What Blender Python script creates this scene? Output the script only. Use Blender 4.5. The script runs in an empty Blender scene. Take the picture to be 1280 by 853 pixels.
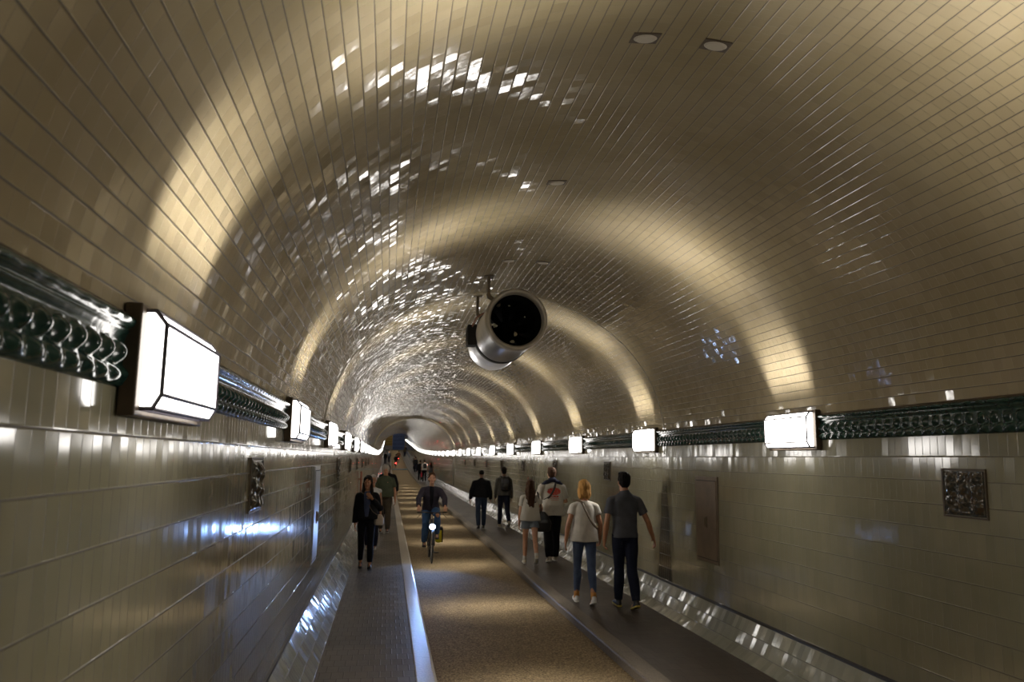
import bpy, bmesh, math, random
import numpy as np
from mathutils import Vector, Matrix, noise as mnoise
from mathutils.bvhtree import BVHTree
random.seed(7)
SC = bpy.context.scene
COL = SC.collection
PI = math.pi
CX = 1.525                      # tunnel axis, metres to the right of the camera
def lerp(a, b, t): return a + (b - a) * t

# ---------------------------------------------------------------- materials
class NT:
    def __init__(s, name):
        s.m = bpy.data.materials.new(name); s.m.use_nodes = True
        s.t = s.m.node_tree; s.t.nodes.clear()
        s.out = s.t.nodes.new('ShaderNodeOutputMaterial')
        s.b = s.t.nodes.new('ShaderNodeBsdfPrincipled')
        s.t.links.new(s.b.outputs[0], s.out.inputs[0])
    def n(s, typ, **kw):
        nd = s.t.nodes.new(typ)
        for k, v in kw.items(): setattr(nd, k, v)
        return nd
    def put(s, sock, v):
        if isinstance(v, bpy.types.NodeSocket): s.t.links.new(v, sock)
        elif v is not None:
            if isinstance(v, (tuple, list)) and len(v) == 3 and sock.type == 'RGBA': v = (*v, 1)
            sock.default_value = v
    def math(s, op, a, b=None, c=None, clamp=False):
        nd = s.n('ShaderNodeMath', operation=op); nd.use_clamp = clamp
        for i, v in enumerate((a, b, c)):
            if v is not None: s.put(nd.inputs[i], v)
        return nd.outputs[0]
    def mix(s, f, a, b, blend='MIX'):
        nd = s.n('ShaderNodeMix', data_type='RGBA', blend_type=blend)
        s.put(nd.inputs[0], f); s.put(nd.inputs[6], a); s.put(nd.inputs[7], b)
        return nd.outputs[2]
    def sep(s, v):
        nd = s.n('ShaderNodeSeparateXYZ'); s.put(nd.inputs[0], v); return nd.outputs
    def comb(s, x, y, z):
        nd = s.n('ShaderNodeCombineXYZ')
        for i, v in enumerate((x, y, z)): s.put(nd.inputs[i], v)
        return nd.outputs[0]
    def smooth(s, v, a, b):
        nd = s.n('ShaderNodeMapRange', interpolation_type='SMOOTHSTEP')
        s.put(nd.inputs[0], v); nd.inputs[1].default_value = a; nd.inputs[2].default_value = b
        return nd.outputs[0]
    def noise(s, v, scale, detail=2, rough=.5):
        nd = s.n('ShaderNodeTexNoise'); s.put(nd.inputs['Vector'], v)
        nd.inputs['Scale'].default_value = scale; nd.inputs['Detail'].default_value = detail
        nd.inputs['Roughness'].default_value = rough
        return nd.outputs[0]
    def coord(s, which='UV'):
        return s.n('ShaderNodeTexCoord').outputs[which]
    def bump(s, h, dist, strength=1., normal=None):
        nd = s.n('ShaderNodeBump'); s.put(nd.inputs['Height'], h)
        nd.inputs['Distance'].default_value = dist; nd.inputs['Strength'].default_value = strength
        if normal is not None: s.put(nd.inputs['Normal'], normal)
        return nd.outputs[0]
    def set(s, **kw):
        for k, v in kw.items(): s.put(s.b.inputs[k.replace('_', ' ')], v)

def plain(name, col, rough=.6, metal=0., spec=.5, nscale=0, nvar=.15, bump=0., bscale=None, coat=0.):
    n = NT(name)
    c = col
    oc = n.coord('Object')
    if nscale:
        f = n.noise(oc, nscale, 3)
        c = n.mix(n.smooth(f, .3, .7), tuple(v * (1 - nvar) for v in col), tuple(min(1, v * (1 + nvar)) for v in col))
    n.set(Base_Color=c, Roughness=rough, Metallic=metal)
    n.b.inputs['Specular IOR Level'].default_value = spec
    n.b.inputs['Coat Weight'].default_value = coat
    if bump:
        n.set(Normal=n.bump(n.noise(oc, bscale or nscale or 20, 3), bump))
    return n.m

def cloth(name, col, fold=.012, fs=5.):
    n = NT(name); oc = n.coord('Object')
    x, y, z = n.sep(oc)
    f = n.noise(n.comb(x, y, n.math('MULTIPLY', z, .45)), fs, 2)
    w = n.noise(oc, 220, 1)
    c = n.mix(n.smooth(n.noise(oc, 9, 3), .3, .7), tuple(v * .88 for v in col), tuple(min(1, v * 1.1) for v in col))
    n.set(Base_Color=c, Roughness=.85)
    n.b.inputs['Specular IOR Level'].default_value = .2
    n.set(Normal=n.bump(f, fold * 2, 1., n.bump(w, .0006)))
    return n.m

def emit(name, col, strength, base=(.8, .8, .8)):
    n = NT(name); n.set(Base_Color=base, Roughness=.3)
    n.b.inputs['Emission Color'].default_value = (*col, 1)
    n.b.inputs['Emission Strength'].default_value = strength
    return n.m

def tile_mat(name, w, h, base, base2, joint, ju, jv, tilt_u, tilt_v, rough, stain=None, var=.12, offset=.5, wave=0., ucon=.4, spec=.85, swap=False):
    """glazed tile cladding in running bond, UV in metres (u along the tunnel, v around the section)"""
    n = NT(name)
    u, v, _ = n.sep(n.coord('UV'))
    if swap: u, v = v, u
    vr = n.math('DIVIDE', v, h)
    row = n.math('FLOOR', vr)
    fv = n.math('SUBTRACT', vr, row)
    off = n.math('MULTIPLY', n.math('PINGPONG', row, 1.), offset)
    ur = n.math('ADD', n.math('DIVIDE', u, w), off)
    col = n.math('FLOOR', ur)
    fu = n.math('SUBTRACT', ur, col)
    du = n.math('MULTIPLY', n.math('MINIMUM', fu, n.math('SUBTRACT', 1., fu)), w)
    dv = n.math('MULTIPLY', n.math('MINIMUM', fv, n.math('SUBTRACT', 1., fv)), h)
    wn = n.n('ShaderNodeTexWhiteNoise', noise_dimensions='3D')
    n.put(wn.inputs[0], n.comb(col, row, 3.7))
    r, g, b = n.sep(wn.outputs['Color'])
    iu = n.smooth(du, ju * .5, ju * 1.1); iv = n.smooth(dv, jv * .5, jv * 1.1)
    inside = n.math('MULTIPLY', iu, iv)
    # colour
    c = n.mix(n.smooth(n.noise(n.comb(u, v, 0.), .9, 4, .6), .35, .65), base, base2)
    val = n.math('ADD', 1 - var, n.math('MULTIPLY', wn.outputs['Value'], 2 * var))
    c = n.mix(1., c, n.comb(val, val, val), 'MULTIPLY')
    c = n.mix(n.math('MULTIPLY', n.math('SUBTRACT', 1., iu), ucon), c, joint)
    c = n.mix(n.math('SUBTRACT', 1., iv), c, joint)
    if stain is not None: c = stain(n, c, u, v)
    # each tile sits a little out of true
    wv = n.noise(n.comb(u, v, 1.), 1.3, 1)
    tu = n.math('MULTIPLY', n.math('SUBTRACT', n.math('ADD', r, b), 1.), tilt_u)
    tv = n.math('MULTIPLY', n.math('SUBTRACT', n.math('ADD', g, wn.outputs['Value']), 1.), tilt_v)
    nm = n.n('ShaderNodeNormalMap'); nm.inputs['Strength'].default_value = 1
    n.put(nm.inputs['Color'], n.comb(n.math('ADD', .5, tu), n.math('ADD', .5, tv), 1.))
    hgt = n.math('MULTIPLY', n.smooth(du, ju * .3, ju * 2.2), n.smooth(dv, jv * .3, jv * 2.2))
    bm = n.bump(hgt, .0015, 1., nm.outputs[0])
    if wave: bm = n.bump(n.noise(n.comb(u, v, 2.), 14, 1), wave, 1., bm)
    n.set(Base_Color=c, Normal=bm, Roughness=n.mix(inside, (.6,) * 3, (rough,) * 3))
    n.b.inputs['Specular IOR Level'].default_value = spec
    return n.m

M = {}
LAMP_E, FAN_W = 15., 2.5
def joint_stain(n, c, u, v):
    # damp stain beside the tunnel joint at 10.95 m, tapering upwards
    wob = n.math('MULTIPLY', n.math('SUBTRACT', n.noise(n.comb(v, 5., 0.), 3, 3), .5), .1)
    d = n.math('ABSOLUTE', n.math('ADD', n.math('SUBTRACT', u, 10.95), wob))
    wid = n.math('SUBTRACT', .30, n.math('MULTIPLY', v, .15))
    m = n.smooth(n.math('DIVIDE', d, wid), 1.15, .75)
    m = n.math('MULTIPLY', m, n.smooth(v, 1.5, 1.2))
    return n.mix(n.math('MULTIPLY', m, .88), c, (.040, .033, .022))
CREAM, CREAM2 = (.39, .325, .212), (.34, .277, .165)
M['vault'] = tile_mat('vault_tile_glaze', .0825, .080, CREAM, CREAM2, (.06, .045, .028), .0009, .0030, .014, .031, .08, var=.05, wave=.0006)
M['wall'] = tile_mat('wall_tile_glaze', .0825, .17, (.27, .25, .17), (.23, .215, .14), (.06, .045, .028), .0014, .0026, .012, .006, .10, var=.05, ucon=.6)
M['wall_r'] = tile_mat('wall_tile_glaze_stained', .0825, .17, (.27, .25, .17), (.23, .215, .14), (.06, .045, .028), .0014, .0026, .012, .006, .11, stain=joint_stain, var=.05, ucon=.6)
M['skirt'] = tile_mat('skirting_tile_glaze', .0825, .14, (.24, .245, .20), (.30, .295, .24), (.05, .045, .03), .0012, .003, .035, .035, .13, var=.12)
M['walk'] = tile_mat('walkway_paver', .11, .22, (.050, .038, .027), (.072, .055, .040), (.035, .027, .02), .003, .003, .02, .02, .5, var=.12, spec=.3, swap=True)
def slab_tone(n, c, u, v):
    wn = n.n('ShaderNodeTexWhiteNoise', noise_dimensions='1D')
    n.put(wn.inputs['W'], n.math('FLOOR', n.math('DIVIDE', n.math('ADD', v, .7), 1.37)))
    f = n.math('ADD', .72, n.math('MULTIPLY', wn.outputs['Value'], .56))
    return n.mix(1., c, n.comb(f, f, f), 'MULTIPLY')
M['walk_l'] = tile_mat('walkway_paver_patched', .11, .22, (.062, .049, .036), (.088, .070, .052), (.03, .024, .018), .004, .0035, .02, .02, .5, stain=slab_tone, var=.14, spec=.3, ucon=.8, swap=True)

def road_mat():
    n = NT('road_fine_concrete'); oc = n.coord('Object'); x, y, z = n.sep(oc)
    fine = n.noise(oc, 48, 3, .85); blot = n.noise(oc, 1.6, 4, .6)
    c = n.mix(n.smooth(fine, .35, .7), (.075, .048, .021), (.40, .30, .165))
    c = n.mix(n.math('MULTIPLY', n.smooth(blot, .4, .7), .35), c, (.12, .083, .042))
    n.set(Base_Color=c, Roughness=.75)
    n.b.inputs['Specular IOR Level'].default_value = .22
    n.set(Normal=n.bump(fine, .006, 1.))
    return n.m
M['road'] = road_mat()
def stone_mat(name, a, b, rough):
    n = NT(name); oc = n.coord('Object'); x, y, z = n.sep(oc)
    f = n.noise(oc, 60, 4, .7)
    c = n.mix(n.smooth(f, .35, .65), a, b)
    j = n.math('ABSOLUTE', n.math('SUBTRACT', n.math('FRACT', n.math('DIVIDE', y, 1.2)), .5))
    c = n.mix(n.smooth(j, .4955, .4985), c, (.05, .04, .03))
    n.set(Base_Color=c, Roughness=rough)
    n.b.inputs['Specular IOR Level'].default_value = 1.
    n.set(Normal=n.bump(n.noise(n.comb(n.math('MULTIPLY', x, .5), y, 0.), 38, 3), .0035, 1.))
    return n.m
M['kerb'] = stone_mat('kerb_granite', (.24, .205, .16), (.37, .32, .25), .33)
M['kerb_dark'] = stone_mat('kerb_granite_dark', (.105, .085, .062), (.17, .14, .105), .55)  # same granite as the left kerb, set darker and rougher
M['kerb_dark'].node_tree.nodes['Principled BSDF'].inputs['Specular IOR Level'].default_value = .3
M['ledge'] = plain('dark_ledge', (.025, .022, .018), .5)
M['joint'] = plain('joint_bead', (.42, .38, .30), .25, nscale=30)
M['seal'] = plain('joint_seal', (.16, .14, .11), .4)
def cornice_mat():
    n = NT('bottle_green_majolica'); oc = n.coord('Object')
    c = n.mix(n.smooth(n.noise(oc, 18, 3), .3, .7), (.006, .026, .021), (.02, .05, .036))
    n.set(Base_Color=c, Roughness=.17)
    n.b.inputs['Specular IOR Level'].default_value = .5
    n.set(Normal=n.bump(n.noise(oc, 25, 1), .0012))
    return n.m
M['cornice'] = cornice_mat()
M['bronze'] = plain('dark_bronze', (.085, .06, .035), .45, .3, nscale=12)
M['bar'] = plain('lamp_glazing_bar', (.05, .042, .05), .5)
M['lamp'] = emit('opal_lamp_glass', (1., .955, .90), LAMP_E)
M['lamp_end'] = emit('opal_lamp_end_glass', (1., .955, .90), LAMP_E * .6)
def relief_mat():
    n = NT('brown_relief_glaze'); oc = n.coord('Object')
    f = n.smooth(n.noise(oc, 14, 3), .35, .65); g = n.smooth(n.noise(oc, 31, 2), .45, .6)
    c = n.mix(f, (.07, .048, .028), (.10, .085, .062)); c = n.mix(g, c, (.04, .042, .038))
    n.set(Base_Color=c, Roughness=.16, Metallic=.15)
    return n.m
M['relief'] = relief_mat()
M['hatch'] = plain('painted_hatch_steel', (.16, .115, .075), .42, .2, nscale=6, nvar=.12)
M['hatch_grey'] = plain('grey_hatch_steel', (.34, .34, .33), .35, .5, nscale=6)
M['dark'] = plain('dark_gap', (.02, .018, .015), .7)
M['steel'] = plain('fan_casing_steel', (.50, .50, .52), .32, .75, nscale=10, nvar=.06)
M['steel_paint'] = plain('fan_intake_ring', (.34, .30, .24), .45, .2, nscale=10, nvar=.06)
M['fan_black'] = plain('fan_interior', (.006, .0055, .005), .95, spec=.08)
M['blade'] = plain('fan_blade', (.006, .006, .006), .9, spec=.08)
M['fitting'] = plain('aged_steel_bracket', (.16, .125, .08), .5, .5, nscale=30)
M['disc'] = plain('vent_disc_enamel', (.52, .47, .38), .4)
M['rust'] = plain('rust_brown_pipe', (.24, .07, .03), .6, nscale=20)
M['blue_band'] = plain('blue_floor_band', (.10, .30, .42), .5, nscale=5)
M['blue_door'] = plain('blue_gate_paint', (.09, .16, .42), .4, nscale=3)
M['ochre'] = plain('ochre_panel_paint', (.55, .37, .10), .5, nscale=3)
M['endtile'] = plain('far_end_tile', (.36, .34, .33), .5, nscale=2)

# ---------------------------------------------------------------- mesh helpers
def mesh_np(name, verts, faces, mat, parent=None, uvs=None, smooth=False, mats=None, midx=None):
    me = bpy.data.meshes.new(name)
    me.from_pydata([tuple(map(float, v)) for v in verts], [], [tuple(map(int, f)) for f in faces])
    if uvs is not None:
        uv = me.uv_layers.new(name='UVMap')
        li = np.empty(len(me.loops), dtype=np.int32); me.loops.foreach_get('vertex_index', li)
        uv.data.foreach_set('uv', np.asarray(uvs, dtype=np.float32)[li].ravel())
    for m in (mats or [mat]): me.materials.append(m)
    if midx is not None: me.polygons.foreach_set('material_index', np.asarray(midx, dtype=np.int32))
    me.polygons.foreach_set('use_smooth', [bool(smooth)] * len(me.polygons))
    me.validate(); me.update()
    o = bpy.data.objects.new(name, me); COL.objects.link(o)
    if parent: o.parent = parent
    return o

def from_bm(name, bm, mat, parent=None, smooth=False, mats=None):
    me = bpy.data.meshes.new(name); bm.to_mesh(me); bm.free()
    for m in (mats or [mat]): me.materials.append(m)
    me.polygons.foreach_set('use_smooth', [bool(smooth)] * len(me.polygons))
    o = bpy.data.objects.new(name, me); COL.objects.link(o)
    if parent: o.parent = parent
    return o

def empty(name, loc, rz=0, label=None, cat=None, group=None):
    o = bpy.data.objects.new(name, None); COL.objects.link(o)
    o.empty_display_size = .1
    o.location = loc; o.rotation_euler = (0, 0, rz)
    tag(o, label, cat, group); return o
def tag(o, label=None, cat=None, group=None, kind=None):
    if label: o['label'] = label
    if cat: o['category'] = cat
    if group: o['group'] = group
    if kind: o['kind'] = kind
    return o
def copy_tree(o, parent=None):
    c = o.copy(); COL.objects.link(c); c.parent = parent
    for ch in list(o.children):
        if ch.name in COL.objects: copy_tree(ch, c)
    return c

def add_box(bm, lo, hi, mi=0, bev=0.):
    r = bmesh.ops.create_cube(bm, size=1.)
    vs = r['verts']
    for v in vs: v.co = Vector([lerp(lo[i], hi[i], v.co[i] + .5) for i in range(3)])
    fs = list({f for v in vs for f in v.link_faces})
    if bev:
        es = list({e for v in vs for e in v.link_edges})
        r2 = bmesh.ops.bevel(bm, geom=es, offset=bev, segments=2, affect='EDGES', profile=.5)
        fs = list({f for v in r2['verts'] for f in v.link_faces}) + [f for f in fs if f.is_valid]
    for f in fs:
        if f.is_valid: f.material_index = mi

def basis(d, up=Vector((0, 0, 1))):
    d = Vector(d).normalized()
    if abs(d.dot(up)) > .98: up = Vector((0, 1, 0))
    a = d.cross(up).normalized(); b = a.cross(d).normalized()
    return a, b, d

def add_tube(bm, pts, rads, seg=12, cap=True, flat=None, mi=0, closed=False):
    """tube through pts; rads scalars or (ra, rb); rings use a stable frame"""
    pts = [Vector(p) for p in pts]; n = len(pts); rings = []
    a = None
    for i, p in enumerate(pts):
        if closed: d = pts[(i + 1) % n] - pts[i - 1]
        else: d = pts[min(i + 1, n - 1)] - pts[max(i - 1, 0)]
        if d.length < 1e-9: d = Vector((0, 0, 1))
        d.normalize()
        if a is None:
            a, b, _ = basis(d, Vector(flat) if flat else Vector((0, 0, 1)))
        else:
            a = (a - d * a.dot(d)).normalized(); b = a.cross(d).normalized()
        r = rads[i] if isinstance(rads, (list, tuple)) and len(rads) == n and not (n == 2 and isinstance(rads, tuple)) else rads
        ra, rb = (r if isinstance(r, (tuple, list)) else (r, r))
        rings.append([bm.verts.new(p + a * (ra * math.cos(2 * PI * k / seg)) + b * (rb * math.sin(2 * PI * k / seg))) for k in range(seg)])
    for i in range(n if closed else n - 1):
        A, B = rings[i], rings[(i + 1) % n]
        for k in range(seg):
            f = bm.faces.new((A[k], A[(k + 1) % seg], B[(k + 1) % seg], B[k])); f.material_index = mi
    if cap and not closed:
        bm.faces.new(rings[0][::-1]).material_index = mi; bm.faces.new(rings[-1]).material_index = mi

def add_capsule(bm, p0, p1, r0, r1=None, seg=12):
    r1 = r0 if r1 is None else r1
    p0 = Vector(p0); p1 = Vector(p1); d = p1 - p0
    L = d.length
    if L < 1e-6: d = Vector((0, 0, 1)); L = 1e-6
    d = d / L
    pts, rs = [], []
    for k in range(4):
        t = (k + .12) / 4 * PI / 2
        pts.append(p0 - d * r0 * math.cos(t)); rs.append(r0 * math.sin(t))
    pts.append(p0); rs.append(r0)
    pts.append(p1); rs.append(r1)
    for k in range(3, -1, -1):
        t = (k + .12) / 4 * PI / 2
        pts.append(p1 + d * r1 * math.cos(t)); rs.append(r1 * math.sin(t))
    add_tube(bm, pts, rs, seg)

def add_ell(bm, c, r, rot=None, seg=20):
    m = Matrix.Translation(Vector(c)) @ (rot.to_4x4() if rot else Matrix.Identity(4)) @ Matrix.Diagonal((*r, 1))
    bmesh.ops.create_uvsphere(bm, u_segments=seg, v_segments=seg // 2 + 2, radius=1., matrix=m)

def add_loft(bm, rings, seg=24, power=2.3):
    """rings: (x, y, z, rx, ry) horizontal superellipse sections, bottom to top"""
    R = []
    for (x, y, z, rx, ry) in rings:
        vs = []
        for k in range(seg):
            t = 2 * PI * k / seg; c, s = math.cos(t), math.sin(t)
            vs.append(bm.verts.new((x + rx * math.copysign(abs(c) ** (2 / power), c), y + ry * math.copysign(abs(s) ** (2 / power), s), z)))
        R.append(vs)
    for A, B in zip(R, R[1:]):
        for k in range(seg): bm.faces.new((A[k], A[(k + 1) % seg], B[(k + 1) % seg], B[k]))
    bm.faces.new(R[0][::-1]); bm.faces.new(R[-1])

def remesh(name, bm, mat, parent, voxel=.01, smooth=4, disp=0., dscale=8., seed=0, zs=1.):
    """melt overlapping closed shapes into one continuous skin"""
    me = bpy.data.meshes.new(name + '_src'); bm.to_mesh(me); bm.free()
    o = bpy.data.objects.new('tmp_src', me); COL.objects.link(o)
    m = o.modifiers.new('r', 'REMESH'); m.mode = 'VOXEL'; m.voxel_size = voxel; m.adaptivity = 0
    if smooth:
        s = o.modifiers.new('s', 'SMOOTH'); s.factor = .5; s.iterations = smooth
    dg = bpy.context.evaluated_depsgraph_get()
    new = bpy.data.meshes.new_from_object(o.evaluated_get(dg), depsgraph=dg)
    bpy.data.objects.remove(o); bpy.data.meshes.remove(me)
    new.name = name; new.materials.clear()
    for mm in (mat if isinstance(mat, list) else [mat]): new.materials.append(mm)
    if disp:
        n = len(new.vertices); co = np.empty(n * 3, dtype=np.float32); no = np.empty(n * 3, dtype=np.float32)
        new.vertices.foreach_get('co', co); new.vertices.foreach_get('normal', no)
        co = co.reshape(-1, 3); no = no.reshape(-1, 3)
        for i in range(n):
            c = co[i]
            d = mnoise.noise(Vector((c[0] * dscale + seed, c[1] * dscale, c[2] * dscale * zs)))
            co[i] += no[i] * d * disp
        new.vertices.foreach_set('co', co.ravel()); new.update()
    new.polygons.foreach_set('use_smooth', [True] * len(new.polygons))
    ob = bpy.data.objects.new(name, new); COL.objects.link(ob); ob.parent = parent
    return ob

# ---------------------------------------------------------------- tunnel shell
def rise(y):
    """floor profile: level, then climbing towards the far end"""
    if y < 48: return 0.
    if y < 103: return .7 * ((y - 48) / 55) ** 2
    if y < 110: t = y - 103; return .7 + .0254 * t + .0126 * t * t / 14
    return .9219 + .038 * (y - 110)
Y0, Y1 = -14., 186.
YS = list(np.arange(Y0, Y1 + .01, 1.))
def sweep(name, prof, mat, ys=YS, v0=0., smooth=False, flip=False, kind='structure', dist=None):
    """prof: (x, z) points; uv = (metres along, metres around)"""
    arc = [v0]
    for (a, b) in zip(prof, prof[1:]): arc.append(arc[-1] + math.hypot(b[0] - a[0], b[1] - a[1]))
    V, U, F = [], [], []
    m = len(prof)
    for y in ys:
        r = rise(y)
        for (x, z), s in zip(prof, arc): V.append((x, y, z + r)); U.append((y, s))
    for j in range(len(ys) - 1):
        for i in range(m - 1):
            a = j * m + i; q = (a, a + 1, a + 1 + m, a + m)
            F.append(q[::-1] if flip else q)
    o = mesh_np(name, V, F, mat, uvs=U, smooth=smooth)
    return tag(o, kind=kind)

R, ZC = 2.46, 1.89
H_TOP = 2.43                      # where the vault springs from the cornice
def wall_half(z): return lerp(2.375, 2.395, (z - .35) / 2.1)
VC = 2.3; VB = 4.35 - VC; VA = 2.395 / math.sqrt(1 - ((H_TOP - VC) / VB) ** 2)      # slightly flattened arch
th0 = math.asin((H_TOP - VC) / VB)
def vpt(a): return (CX + VA * math.cos(a), VC + VB * math.sin(a))
def vz(x): return VC + VB * math.sqrt(1 - ((x - CX) / VA) ** 2)
def vnorm(a):
    nx, nz = -math.cos(a) / VA, -math.sin(a) / VB; L = math.hypot(nx, nz); return nx / L, nz / L
vault = [vpt(lerp(PI - th0, th0, i / 96)) for i in range(97)]
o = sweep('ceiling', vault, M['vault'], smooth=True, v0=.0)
tag(o, 'cream glazed tile barrel vault with long joints running down the tunnel')
def wprof(s, zs): return [(CX + s * wall_half(z), z) for z in zs]
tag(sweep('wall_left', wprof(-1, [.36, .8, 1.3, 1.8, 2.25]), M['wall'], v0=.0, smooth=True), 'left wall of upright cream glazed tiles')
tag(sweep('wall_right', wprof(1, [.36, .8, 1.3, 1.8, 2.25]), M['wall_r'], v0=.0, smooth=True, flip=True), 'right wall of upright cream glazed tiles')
WX = 2.115
for s, side in ((-1, 'left'), (1, 'right')):
    # sloping glazed skirting, dark ledge above it
    pr = [(CX - WX, 0.), (CX - WX - .235, .335)] if s < 0 else [(CX + s * (WX + a_), b_) for a_, b_ in ((0, 0), (.045, .030), (.078, .060), (.105, .080), (.119, .102), (.157, .179), (.196, .256), (.235, .335))]
    tag(sweep('baseboard_' + side, pr, M['skirt'], flip=(s > 0), smooth=True), 'sloping grey green glazed skirting tiles')
    pr = [(CX + s * (WX + .235), .335), (CX + s * (WX + .238), .352), (CX + s * (WX + .262), .358), (CX + s * (WX + .262), .372)]
    tag(sweep('trim_' + ('1' if s < 0 else '2'), pr, M['ledge'], flip=(s > 0)), 'dark ledge strip above the skirting')
# floors
KL0, KL1, KR0, KR1, RD = .327, .522, 2.444, 2.643, -.10
tag(sweep('floor_walkway_left', [(CX - WX - .02, 0), (KL0, 0)], M['walk_l'], flip=True), 'left walkway of small dark pavers')
tag(sweep('floor_walkway_right', [(KR1, 0), (CX + WX + .02, 0)], M['walk'], flip=True), 'right walkway of dark pavers')
tag(sweep('floor_road', [(KL1 - .05, RD), (lerp(KL1, KR0, .5), RD + .012), (KR0 + .05, RD)], M['road'], flip=True), 'narrow tan concrete roadway')
tag(sweep('kerb_left', [(KL0, -.01), (KL0, .006), (KL0 + .008, .010), (KL1 - .03, -.003), (KL1 - .008, -.012), (KL1, -.026), (KL1 + .004, RD - .01)], M['kerb'], flip=True, smooth=False), 'pale granite kerb of the left walkway')
tag(sweep('kerb_right', [(KR0 - .004, RD - .01), (KR0, -.022), (KR0 + .008, -.005), (KR0 + .03, .004), (KR1 - .01, .007), (KR1, .004), (KR1, -.01)], M['kerb_dark'], flip=True, smooth=False), 'pale granite kerb of the right walkway')
# back end behind the camera and far end
def cap(name, y, mat):
    r = rise(y)
    pts = [(CX - 2.5, -.2), (CX + 2.5, -.2), (CX + 2.5, 4.5), (CX - 2.5, 4.5)]
    tag(mesh_np(name, [(x, y, z + r) for x, z in pts], [(0, 1, 2, 3)], mat), kind='structure')
cap('wall_back', Y0 + .05, M['endtile']); cap('wall_far_end', Y1 - .5, M['endtile'])

# majolica cornice: heightfield with an egg-and-dart row and a rope row
def cornice(name, s):
    ys = list(np.arange(-2., 12., .0125)) + list(np.arange(12., 30., .0275)) + list(np.arange(30., 62., .11)) + list(np.arange(62., Y1, 1.))
    N = 34; P = .112
    V, F = [], []
    for y in ys:
        r = rise(y); ph = 2 * PI * y / P
        for i in range(N + 1):
            t = i / N; z = 2.205 + .235 * t
            if t < .05: p = .012
            elif t < .30:     # rope
                q = (t - .05) / .25
                p = .020 + .012 * math.sin(PI * q) + .009 * math.sin(ph + 2.2 * q) * math.sin(PI * q)
            elif t < .64:     # eggs
                q = (t - .30) / .34
                p = .016 + .034 * (max(0., math.sin(ph)) ** .6) * math.sin(PI * q) ** .8
            elif t < .82:     # plain hollow
                q = (t - .64) / .18
                p = .016 + .022 * q * q
            elif t < .85: p = .022
            else:
                q = (t - .85) / .15
                p = .040 + .010 * math.sin(PI * q) + .002 * math.sin(ph) * math.sin(PI * q)
            if t in (0., 1.): p = -.03
            V.append((CX + s * (wall_half(z) - p), y, z + r))
    m = N + 1
    for j in range(len(ys) - 1):
        for i in range(N):
            a = j * m + i; q = (a, a + 1, a + 1 + m, a + m)
            F.append(q if s < 0 else q[::-1])
    o = mesh_np(name, V, F, M['cornice'], smooth=True)
    tag(o, 'dark green glazed moulded cornice between the lamps', kind='structure')
cornice('trim_3', -1); cornice('trim_4', 1)

# thin dark line above and below each cornice
for k, s in ((5, -1), (6, 1)):
    tag(sweep('trim_%d' % k, [(CX + s * (wall_half(2.44) + .02), 2.434), (CX + s * (wall_half(2.44) - .030), 2.438), (CX + s * (wall_half(2.44) - .020), 2.452), (CX + s * (wall_half(2.44) + .02), 2.456)], M['bronze'], flip=(s > 0)), 'thin brown strip over the cornice')

# tunnel joints: a thin bead at 10.95 m and a heavy rib where the tunnel starts to climb
def ring(name, y, wid, dep, mat, label, lo=.37):
    prof = [(-1, z) for z in np.linspace(lo, 2.2, 6)]
    pts = [(CX - wall_half(z), z) for _, z in prof] + [vpt(t) for t in np.linspace(PI - th0, th0, 60)] + [(CX + wall_half(z), z) for _, z in prof[::-1]]
    V, F = [], []
    for (x, z) in pts:
        dx, dz = CX - x, (1.2 if z < 2.3 else ZC) - z
        if z < 2.3: dz = 0
        L = math.hypot(dx, dz); dx /= L; dz /= L
        r = rise(y)
        for (yy, d) in ((-wid / 2, -.01), (-wid / 2, dep), (wid / 2, dep), (wid / 2, -.01)):
            V.append((x + dx * d, y + yy, z + dz * d + r))
    for i in range(len(pts) - 1):
        for k in range(3): a = i * 4 + k; F.append((a, a + 4, a + 5, a + 1))
    tag(mesh_np(name, V, F, mat, smooth=False), label, kind='structure')
ring('trim_7', 10.95, .022, .006, M['joint'], 'thin bead over the joint in the vault', lo=2.1)
ring('trim_8', 47.7, .22, .035, M['seal'], 'broad rib where the tunnel begins to climb')

# ---------------------------------------------------------------- lamps
def make_lamp():
    """local: wall face at x=0, body towards +x, length along y"""
    t = empty('wall_lamp', (0, 0, 0), 0)
    L, HH, PT, D = .86, .172, .035, .100
    bm = bmesh.new(); add_box(bm, (-.02, -L / 2 - .03, -HH - .012), (PT, L / 2 + .03, HH + .012), bev=.006)
    from_bm('back_plate', bm, M['bronze'], t)
    sec = [(PT, -.158), (PT + .040, -.158), (D, -.112), (D, .122), (PT + .030, .165), (PT, .165)]
    l2 = L / 2 - .02
    V, F, mi = [], [], []
    for y in (-l2, l2):
        for (x, z) in sec: V.append((x, y, z))
    for i in range(6):
        j = (i + 1) % 6
        F.append((i, j, j + 6, i + 6)); mi.append(0)
    F.append((5, 4, 3, 2, 1, 0)); mi.append(1); F.append((6, 7, 8, 9, 10, 11)); mi.append(1)
    mesh_np('glass_body', V, F, None, t, mats=[M['lamp'], M['lamp_end']], midx=mi)
    bm = bmesh.new(); w = .0075
    for i in range(0, 6):
        x, z = sec[i]
        add_tube(bm, [(x, -l2 - .002, z), (x, l2 + .002, z)], w if i not in (0, 5) else .008, 6)
    for y in (-l2, l2):
        for i in range(5): add_tube(bm, [(sec[i][0], y, sec[i][1]), (sec[i + 1][0], y, sec[i + 1][1])], w, 6)
    from_bm('frame', bm, M['bar'], t)
    return t
ORD = ['first', 'second', 'third', 'fourth', 'fifth', 'sixth', 'seventh', 'eighth', 'ninth', 'tenth', 'eleventh', 'twelfth']
proto = make_lamp(); used = False
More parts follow.
